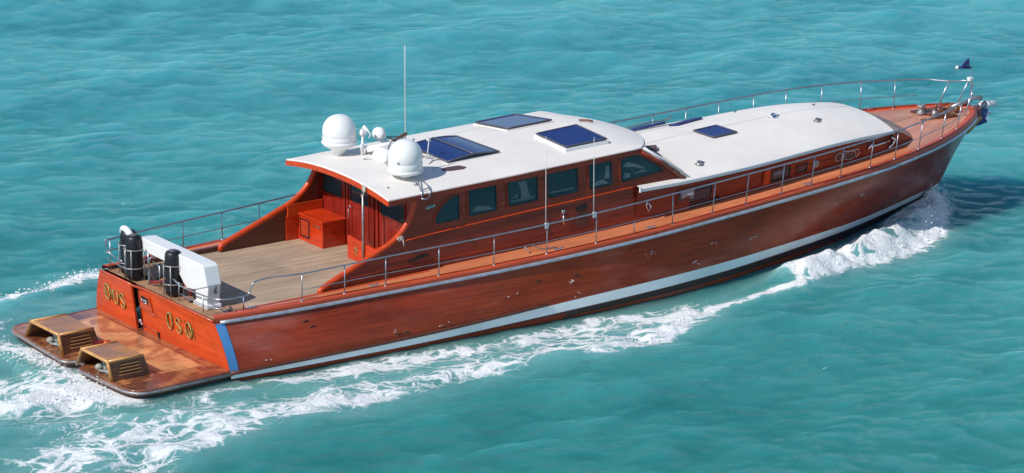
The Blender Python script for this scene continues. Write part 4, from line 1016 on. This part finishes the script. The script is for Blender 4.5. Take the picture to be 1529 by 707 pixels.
# ---- loose rope: things of their own
def rope(pts, r_, name, label):
    o = MB().tube(smooth_curve(pts, 5), r_, 6).build(name, 'rope', None); tag(o, label, 'rope'); return o
zf = roof_pt(4.6, -.55)[2]
def knot(c, s, n, name, label):
    mb = MB(); c = np.array(c)
    for k in range(n):
        p = [c+np.array([random.uniform(-.3, .3), random.uniform(-1, 1), random.uniform(-1, .9)])*s for _ in range(4)]
        mb.tube(smooth_curve(p, 4), .013, 5)
    mb.tube(smooth_curve([c, c+[0, .02, -s*1.6], c+[0, .12, -s*2.2]], 4), .013, 5)
    o = mb.build(name, 'rope'); tag(o, label, 'rope'); return o
knot((4.545, -1.22, roof_pt(4.6, -.57)[2]-.07), .09, 7, 'rope_knot', 'frayed pale rope knotted on the aft roof edge')
mb = MB(); P = [(5.28, -2.07, 2.84), (5.18, -2.06, 2.60), (5.02, -2.06, 2.44), (4.92, -2.10, 2.30)]
mb.tube(smooth_curve(P, 5), .014, 6)
for k in range(4):
    c = np.array([4.90, -2.16, 2.26]); p = [c+np.array([random.uniform(-.09, .09), random.uniform(-.05, .03), random.uniform(-.08, .08)]) for _ in range(4)]
    mb.tube(smooth_curve(p, 4), .013, 5)
mb.tube([(4.90, -2.26, 2.26), (4.92, -2.28, 2.10)], .013, 5)
tag(mb.build('coaming_rope', 'rope'), 'thin pale line tied round the starboard curved coaming', 'rope')

# ------------------------------------------------------------------ water
FOAM = [
 ([(21.88, -0.35), (21.14, -1.49), (20.17, -2.5), (19.29, -2.9), (18.24, -3.17), (17.28, -3.34), (16.2, -3.42), (15.19, -3.55)],0.42,1.1), #A
 ([(21.43, -0.72), (20.05, -1.48), (18.75, -2.03), (17.48, -2.58), (16.35, -2.98), (15.54, -3.24)],0.6,0.95), #A2
 ([(15.6, -3.62), (15.1, -4.0), (14.58, -4.2), (13.87, -4.1), (13.06, -4.13), (12.26, -4.17), (11.56, -4.2)],0.22,1.0), #B
 ([(15.5, -3.28), (14.74, -3.23), (13.65, -3.36), (12.71, -3.57), (11.88, -3.65)],0.2,0.45), #B2
 ([(11.49, -4.54), (10.62, -5.08), (9.6, -5.56), (8.54, -5.87), (7.58, -5.93)],0.42,0.8), #C
 ([(11.65, -3.95), (10.36, -3.89), (9.24, -3.88), (8.04, -3.99), (7.08, -4.06)],0.55,0.68), #C2
 ([(9.38, -5.22), (8.04, -5.03), (6.84, -5.18), (5.64, -5.36), (4.74, -5.38)],0.5,0.75), #D
 ([(5.03, -4.94), (3.77, -5.24), (2.79, -5.42), (1.76, -5.68), (0.67, -5.54)],0.55,0.6), #E
 ([(5.6, -3.84), (3.97, -3.61), (2.6, -3.56), (1.33, -3.38), (0.0, -3.33), (-1.31, -3.28)],0.55,0.60), #F
 ([(2.44, -4.9), (0.51, -4.98), (-1.26, -5.15), (-2.99, -5.31), (-4.78, -5.65), (-6.31, -5.88)],0.7,0.55), #G
 ([(0.86, -5.23), (-0.8, -5.74), (-2.18, -6.13), (-3.64, -6.7), (-4.88, -7.22)],0.45,0.6), #H
 ([(-3.23, 2.24), (-2.73, 1.3), (-2.55, 0.11), (-2.63, -1.24), (-2.51, -2.34)],0.55,0.95), #I
 ([(-5.21, -1.49), (-4.09, -1.81), (-3.04, -1.98), (-2.38, -2.55)],0.5,0.9), #I2
 ([(-5.89, -2.77), (-4.5, -3.73), (-3.01, -3.94), (-1.5, -4.16)],0.8,0.5), #I3
 ([(-4.15, 0.51), (-3.54, -0.49), (-3.4, -1.73)],0.6,0.8), #I4
 ([(-6.91, -4.7), (-5.58, -5.11), (-4.01, -5.13)],0.8,0.42), #K
 ([(-1.82, 4.89), (-0.7, 5.54), (0.53, 6.02), (1.88, 6.17)],0.35,0.95), #J
 ([(-2.56, 3.5), (-1.07, 3.73), (0.07, 3.59)],0.5,0.5), #J2
 ([(10.8, -4.32), (9.54, -3.45), (7.49, -3.73), (5.68, -3.71), (3.97, -3.61), (2.28, -3.52), (0.99, -3.38)],0.38,0.55), #L
 ([(11.0, -4.4), (8.5, -4.7), (5.0, -4.7), (1.5, -4.7), (-2.0, -5.0), (-5.5, -5.2)],.95,.40),
 ([(-7.5, -6.2), (-4.5, -6.6), (-1.5, -6.2)],.6,.42), ([(-6.5, .5), (-4.6, -.6), (-4.0, -2.8)],1.0,.6), ([(-5.0, 3.2), (-3.4, 3.0), (-2.4, 2.9)],.5,.5), ([(-2.9, 4.2), (-1.5, 4.5), (.6, 4.4)],.4,.40),
]
LIFT = [([(22.3, -.05), (21.6, -.55), (20.6, -1.35), (19.2, -2.25), (17.8, -2.85), (16.3, -3.25), (15.0, -3.5)], .45, .42),
        ([(15.0, -4.1), (13.0, -4.2), (11, -4.6), (9.0, -5.4), (6, -5.9)], .5, .13),
        ([(-2.9, 1.6), (-3.0, 0), (-2.9, -1.6)], .45, .16), ([(-5.5, -1.4), (-3.2, -2.2)], .6, .14), ([(-1.8, 4.9), (2.0, 6.2)], .5, .14)]
def field(X, Y, items, comb='max'):
    out = np.zeros_like(X)
    for pts, wd, s in items:
        best = np.full_like(X, 1e9)
        P = np.array(pts, float)
        for a, b in zip(P[:-1], P[1:]):
            d = b-a; L2 = d@d; t = np.clip(((X-a[0])*d[0]+(Y-a[1])*d[1])/L2, 0, 1)
            best = np.minimum(best, (X-a[0]-t*d[0])**2+(Y-a[1]-t*d[1])**2)
        v = s*np.exp(-best/(2*(wd*.75)**2))
        out = np.maximum(out, v) if comb == 'max' else 1-(1-np.clip(out, 0, 1))*(1-np.clip(v, 0, 1)*.85)
    return out
# axes: p along the view heading, q across; fine where seen closely, growing to the horizon
c_, s_ = math.cos(YAW), math.sin(YAW)
def grow(a, b, step, n, far):
    core = np.arange(a, b, step); g = step*1.28**np.arange(1, n); o = np.cumsum(g); o = o[o < far]
    return np.concatenate([a-o[::-1], core, core[-1]+o])
pa = grow(-18, 38, .085, 60, 9000); qa = grow(-14, 20, .085, 60, 9000)
PP, QQ = np.meshgrid(pa, qa, indexing='ij')
OX, OY = 8.0, 0.0
X = OX+PP*c_+QQ*s_; Y = OY+PP*s_-QQ*c_
Z = np.zeros_like(X); DX = np.zeros_like(X); DY = np.zeros_like(X)
wind = YAW+math.pi+R(20)
wr = np.random.default_rng(3)
for i in range(110):
    lam = .38*(11/.38)**(wr.random()); k = 2*math.pi/lam
    th = wind+wr.normal(0, .55); amp = .0046*lam**.80*(1 if lam < 3 else .66)
    ph = wr.random()*6.283; kx, ky = k*math.cos(th), k*math.sin(th)
    arg = kx*X+ky*Y+ph; sn = np.sin(arg); Z += amp*sn
    cc = np.cos(arg)*amp*.8; DX += cc*math.cos(th); DY += cc*math.sin(th)
foam = field(X, Y, [(p_, w_*1.1, s_2) for p_, w_, s_2 in FOAM], 'soft')
lift = field(X, Y, LIFT)
# lumpy breaking crests
def vnoise(x, y, sc, seed):
    r = np.random.default_rng(seed); T = r.random((256, 256)); x = x*sc; y = y*sc
    xi = np.floor(x).astype(int); yi = np.floor(y).astype(int); fx = x-xi; fy = y-yi; fx = fx*fx*(3-2*fx); fy = fy*fy*(3-2*fy)
    g = lambda i, j: T[(xi+i) % 256, (yi+j) % 256]
    return (g(0, 0)*(1-fx)+g(1, 0)*fx)*(1-fy)+(g(0, 1)*(1-fx)+g(1, 1)*fx)*fy
near = (np.abs(PP) < 60) & (np.abs(QQ) < 40)
lump = .6*vnoise(X+50, Y+50, 2.2, 1)+.3*vnoise(X+50, Y+50, 5.1, 2)+.2*vnoise(X+90, Y+50, 9.5, 4)
fade = np.exp(-np.hypot(X-10, Y-5)/900)
# calmer water right under the hull, so that the planking is never swamped
u_ = np.clip(X/22.1, 0, 1); hb = bw(u_*22.1); inside = (np.abs(Y) < hb+.35) & (X > -.3) & (X < 22.4)
ins2 = (np.abs(Y) < 3.15) & (X > -2.9) & (X <= .2)
Zw = Z*fade+lift*(.45+.75*lump)+foam*.10*(lump-.45)
# soft damping close to the boat
dist = np.clip((np.abs(Y)-hb)/1.2, 0, 1); damp = np.where((X > -3.2) & (X < 21.5), .35+.65*dist, 1.0)
Zw = Zw*np.where(lift > .1, np.maximum(damp, .75), damp)
Zw = np.where(inside, np.minimum(Zw, .06+.10*(X > 16)), Zw); Zw = np.where(ins2 | ((X > -3.3) & (X < .2) & (np.abs(Y) < 3.5)), np.clip(Zw, .05, .085), Zw)
Zw -= .03
V = np.stack([X+DX*fade, Y+DY*fade, Zw], -1).reshape(-1, 3)
n, m = X.shape
idx = np.arange(n*m).reshape(n, m)
F = np.stack([idx[:-1, :-1], idx[1:, :-1], idx[1:, 1:], idx[:-1, 1:]], -1).reshape(-1, 4)
me = bpy.data.meshes.new('sea'); me.vertices.add(len(V)); me.vertices.foreach_set('co', V.ravel())
me.loops.add(F.size); me.loops.foreach_set('vertex_index', F.ravel())
me.polygons.add(len(F)); me.polygons.foreach_set('loop_start', np.arange(0, F.size, 4)); me.polygons.foreach_set('loop_total', np.full(len(F), 4))
me.update(calc_edges=True); me.polygons.foreach_set('use_smooth', [True]*len(F))
at = me.attributes.new('foam', 'FLOAT', 'POINT'); at.data.foreach_set('value', foam.ravel().astype('f4'))
if me.polygons[0].normal.z < 0: me.flip_normals()
sea = bpy.data.objects.new('sea', me); COL.objects.link(sea); tag(sea, kind='structure')

m, nt, b = node_mat('sea water')
VR = -(YAW-math.pi/2)+.12     # ripples lie across the wind
geo = N(nt, 'ShaderNodeNewGeometry'); pos = geo.outputs['Position']
fa = N(nt, 'ShaderNodeAttribute'); fa.attribute_name = 'foam'; fo = fa.outputs['Fac']
def mapp(sc, rot=0, src=pos):
    mp = N(nt, 'ShaderNodeMapping'); mp.inputs['Scale'].default_value = sc; mp.inputs['Rotation'].default_value = (0, 0, rot); nt.links.new(src, mp.inputs['Vector']); return mp.outputs[0]
# base tint drifts between blue green and deeper teal
big = noise(nt, mapp((.05, .11, .1), .4), 1.0, 4, .55)
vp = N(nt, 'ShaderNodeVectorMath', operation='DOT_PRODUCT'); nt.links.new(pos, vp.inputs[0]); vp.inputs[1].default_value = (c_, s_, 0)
view_fade = mth(nt, 'MULTIPLY_ADD', vp.outputs['Value'], 1/38, .28, clamp=True)   # viewing-angle shading painted into the tint: darker near, paler and bluer beyond
mid = noise(nt, mapp((.35, .8, .5), -.6), 1.0, 5, .6, .4)
tint = ramp(nt, mth(nt, 'ADD', mth(nt, 'MULTIPLY', big, .6), mth(nt, 'MULTIPLY', mid, .4)), [(.38, (.020, .180, .205)), (.5, (.036, .250, .268)), (.62, (.056, .305, .318))])
# aerated water near the foam
soft = mth(nt, 'MULTIPLY', mth(nt, 'POWER', fo, .8), .60)
airn = noise(nt, mapp((.9, 1.4, 1), .2), 1.0, 5, .65, .5)
air = mth(nt, 'MULTIPLY', soft, mth(nt, 'MULTIPLY_ADD', airn, 1.3, -.1), clamp=True)
tint = mixc(nt, view_fade, mixc(nt, 1.0, tint, (.56, .71, .63), 'MULTIPLY'), mixc(nt, 1.0, tint, (1.45, 1.08, 1.14), 'MULTIPLY'))
tint = mixc(nt, air, tint, (.36, .58, .57))
# lace: warped cell borders at two sizes
wn = N(nt, 'ShaderNodeTexNoise'); wn.inputs['Scale'].default_value = .9; wn.inputs['Detail'].default_value = 5; nt.links.new(pos, wn.inputs['Vector'])
wn2 = N(nt, 'ShaderNodeTexNoise'); wn2.inputs['Scale'].default_value = 3.4; wn2.inputs['Detail'].default_value = 4; nt.links.new(pos, wn2.inputs['Vector'])
wv0 = N(nt, 'ShaderNodeVectorMath', operation='MULTIPLY_ADD'); nt.links.new(wn2.outputs['Color'], wv0.inputs[0]); wv0.inputs[1].default_value = (.38, .38, 0); nt.links.new(pos, wv0.inputs[2])
wv = N(nt, 'ShaderNodeVectorMath', operation='MULTIPLY_ADD'); nt.links.new(wn.outputs['Color'], wv.inputs[0]); wv.inputs[1].default_value = (1.5, 1.5, 0); nt.links.new(wv0.outputs[0], wv.inputs[2])
def vor(sc, w3, rot):
    v = N(nt, 'ShaderNodeTexVoronoi', feature='DISTANCE_TO_EDGE'); v.inputs['Scale'].default_value = sc
    nt.links.new(mapp(w3, rot, wv.outputs[0]), v.inputs['Vector']); return v.outputs['Distance']
v1 = mth(nt, 'MULTIPLY', vor(1.0, (.9, 1.7, .01), .12), 2.2)
v2 = mth(nt, 'MULTIPLY', vor(2.3, (.9, 1.5, .01), -.3), 2.4)
nz = noise(nt, mapp((1.2, 1.2, 1), .3), 1.6, 7, .68, .6)
lace = mth(nt, 'ADD', mth(nt, 'MULTIPLY', mth(nt, 'MINIMUM', v1, mth(nt, 'ADD', v2, .06)), .80), mth(nt, 'MULTIPLY', nz, .62))
thr = mth(nt, 'SUBTRACT', mth(nt, 'MULTIPLY_ADD', fo, .98, -.185), lace)
fm = mth(nt, 'MULTIPLY', mth(nt, 'ADD', thr, .06), 5.5, clamp=True)
fineg = noise(nt, mapp((7, 7, 7)), 1.0, 4, .7)
# a few stray whitecap flecks on the open sea
fl = noise(nt, mapp((.9, 2.4, 1), -.55), .9, 7, .7)
fl2 = mth(nt, 'MULTIPLY', mth(nt, 'SUBTRACT', fl, .735), 8, clamp=True)
fcol = ramp(nt, fineg, [(.3, (.72, .78, .79)), (.6, (.88, .89, .89))])
mask = mth(nt, 'MAXIMUM', fm, mth(nt, 'MULTIPLY', fl2, .5))
r1 = noise(nt, mapp((1.9, 5.6, 1), VR), 1.0, 7, .66, .5)
r2 = noise(nt, mapp((5.5, 14, 1), VR+.25), 1.0, 5, .62, .4)
r3 = noise(nt, mapp((.55, 1.5, 1), VR-.2), 1.0, 4, .55, .8)
hsum = mth(nt, 'ADD', mth(nt, 'MULTIPLY', r1, .44), mth(nt, 'MULTIPLY', r2, .19))
hsum = mth(nt, 'ADD', hsum, mth(nt, 'MULTIPLY', r3, .22))
bw_ = N(nt, 'ShaderNodeBump'); bw_.inputs['Strength'].default_value = 1.0; bw_.inputs['Distance'].default_value = 1.0; nt.links.new(hsum, bw_.inputs['Height'])
ff = noise(nt, mapp((3.2, 3.2, 3.2)), 1.0, 8, .72)
fh = mth(nt, 'ADD', mth(nt, 'MULTIPLY', fm, .035), mth(nt, 'MULTIPLY', ff, .16))
bf_ = N(nt, 'ShaderNodeBump'); bf_.inputs['Strength'].default_value = .8; bf_.inputs['Distance'].default_value = 1.0; nt.links.new(fh, bf_.inputs['Height'])
# light coming back out of the body of the water hardly follows the ripples; the mirror at its surface does
bw2 = N(nt, 'ShaderNodeBump'); bw2.inputs['Strength'].default_value = .5; bw2.inputs['Distance'].default_value = 1.0; nt.links.new(hsum, bw2.inputs['Height'])
up = N(nt, 'ShaderNodeVectorMath', operation='MULTIPLY_ADD'); nt.links.new(bw2.outputs[0], up.inputs[0]); up.inputs[1].default_value = (.8, .8, .8); up.inputs[2].default_value = (0, 0, .2)
upn = N(nt, 'ShaderNodeVectorMath', operation='NORMALIZE'); nt.links.new(up.outputs[0], upn.inputs[0])
body = N(nt, 'ShaderNodeSubsurfaceScattering'); body.inputs['Scale'].default_value = 1.0; body.inputs['Radius'].default_value = (1.2, 4.5, 5.5)
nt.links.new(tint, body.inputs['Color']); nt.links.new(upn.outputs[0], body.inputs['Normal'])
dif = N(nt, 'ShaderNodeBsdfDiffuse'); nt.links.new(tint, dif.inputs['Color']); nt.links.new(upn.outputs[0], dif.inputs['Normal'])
bd = N(nt, 'ShaderNodeMixShader'); bd.inputs[0].default_value = .85; nt.links.new(dif.outputs[0], bd.inputs[1]); nt.links.new(body.outputs[0], bd.inputs[2])
gl = N(nt, 'ShaderNodeBsdfGlossy'); gl.inputs['Roughness'].default_value = .04; nt.links.new(bw_.outputs[0], gl.inputs['Normal'])
fr = N(nt, 'ShaderNodeFresnel'); fr.inputs['IOR'].default_value = 1.333; nt.links.new(bw_.outputs[0], fr.inputs['Normal'])
wat = N(nt, 'ShaderNodeMixShader'); nt.links.new(fr.outputs[0], wat.inputs[0]); nt.links.new(bd.outputs[0], wat.inputs[1]); nt.links.new(gl.outputs[0], wat.inputs[2])
nt.links.new(fcol, b.inputs['Base Color']); b.inputs['Roughness'].default_value = .75; nt.links.new(bf_.outputs[0], b.inputs['Normal'])
fin = N(nt, 'ShaderNodeMixShader'); nt.links.new(mask, fin.inputs[0]); nt.links.new(wat.outputs[0], fin.inputs[1]); nt.links.new(b.outputs[0], fin.inputs[2])
nt.links.new(fin.outputs[0], nt.nodes['Material Output'].inputs['Surface'])
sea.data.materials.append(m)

# ---- spray thrown up along the bow wave and at the stern: droplets and torn flecks
def spray(name, paths, count, seed):
    r = np.random.default_rng(seed); vs = []; fs = []
    for _ in range(count):
        P, h, spread = paths[r.integers(len(paths))]; P = np.array(P); i = r.integers(len(P)-1); t = r.random(); p = P[i]*(1-t)+P[i+1]*t
        hh = h*r.random()**2.2; c = np.array([p[0]+r.normal(0, spread), p[1]+r.normal(0, spread), .02+hh+.12*(h > .3)])
        s = .008+.022*r.random()**3; o = len(vs)
        d = [(1, 0, 0), (-1, 0, 0), (0, 1, 0), (0, -1, 0), (0, 0, 1), (0, 0, -1)]
        for q in d: vs.append(tuple(c+np.array(q)*s*np.array([r.uniform(.7, 2.0), r.uniform(.7, 1.6), r.uniform(.6, 1.2)])))
        for f in ((0, 2, 4), (2, 1, 4), (1, 3, 4), (3, 0, 4), (2, 0, 5), (1, 2, 5), (3, 1, 5), (0, 3, 5)): fs.append(tuple(k+o for k in f))
    o = mesh_obj(name, vs, fs, 'spraym', None, smooth=True); tag(o, kind='stuff', label='white water droplets thrown up along the bow wave and stern wash', cat='spray'); return o
M['spraym'] = paint('spray', (.82, .85, .86), .5, dirt=.05)
spray('spray', [([(22.2, -.15), (21.2, -1.2), (20.1, -2.2)], .45, .16), ([(20.1, -2.3), (18.2, -3.1), (16.2, -3.45), (15.1, -3.6)], .28, .16), 
                ([(11.4, -4.6), (9.4, -5.6), (7.4, -6.0)], .08, .16), ([(-3.2, 2.2), (-2.75, .1), (-2.7, -2.2)], .25, .2), ([(-5.2, -1.5), (-3, -2.2)], .15, .25), ([(-1.8, 4.9), (1.9, 6.2)], .07, .16)], 1900, 5)
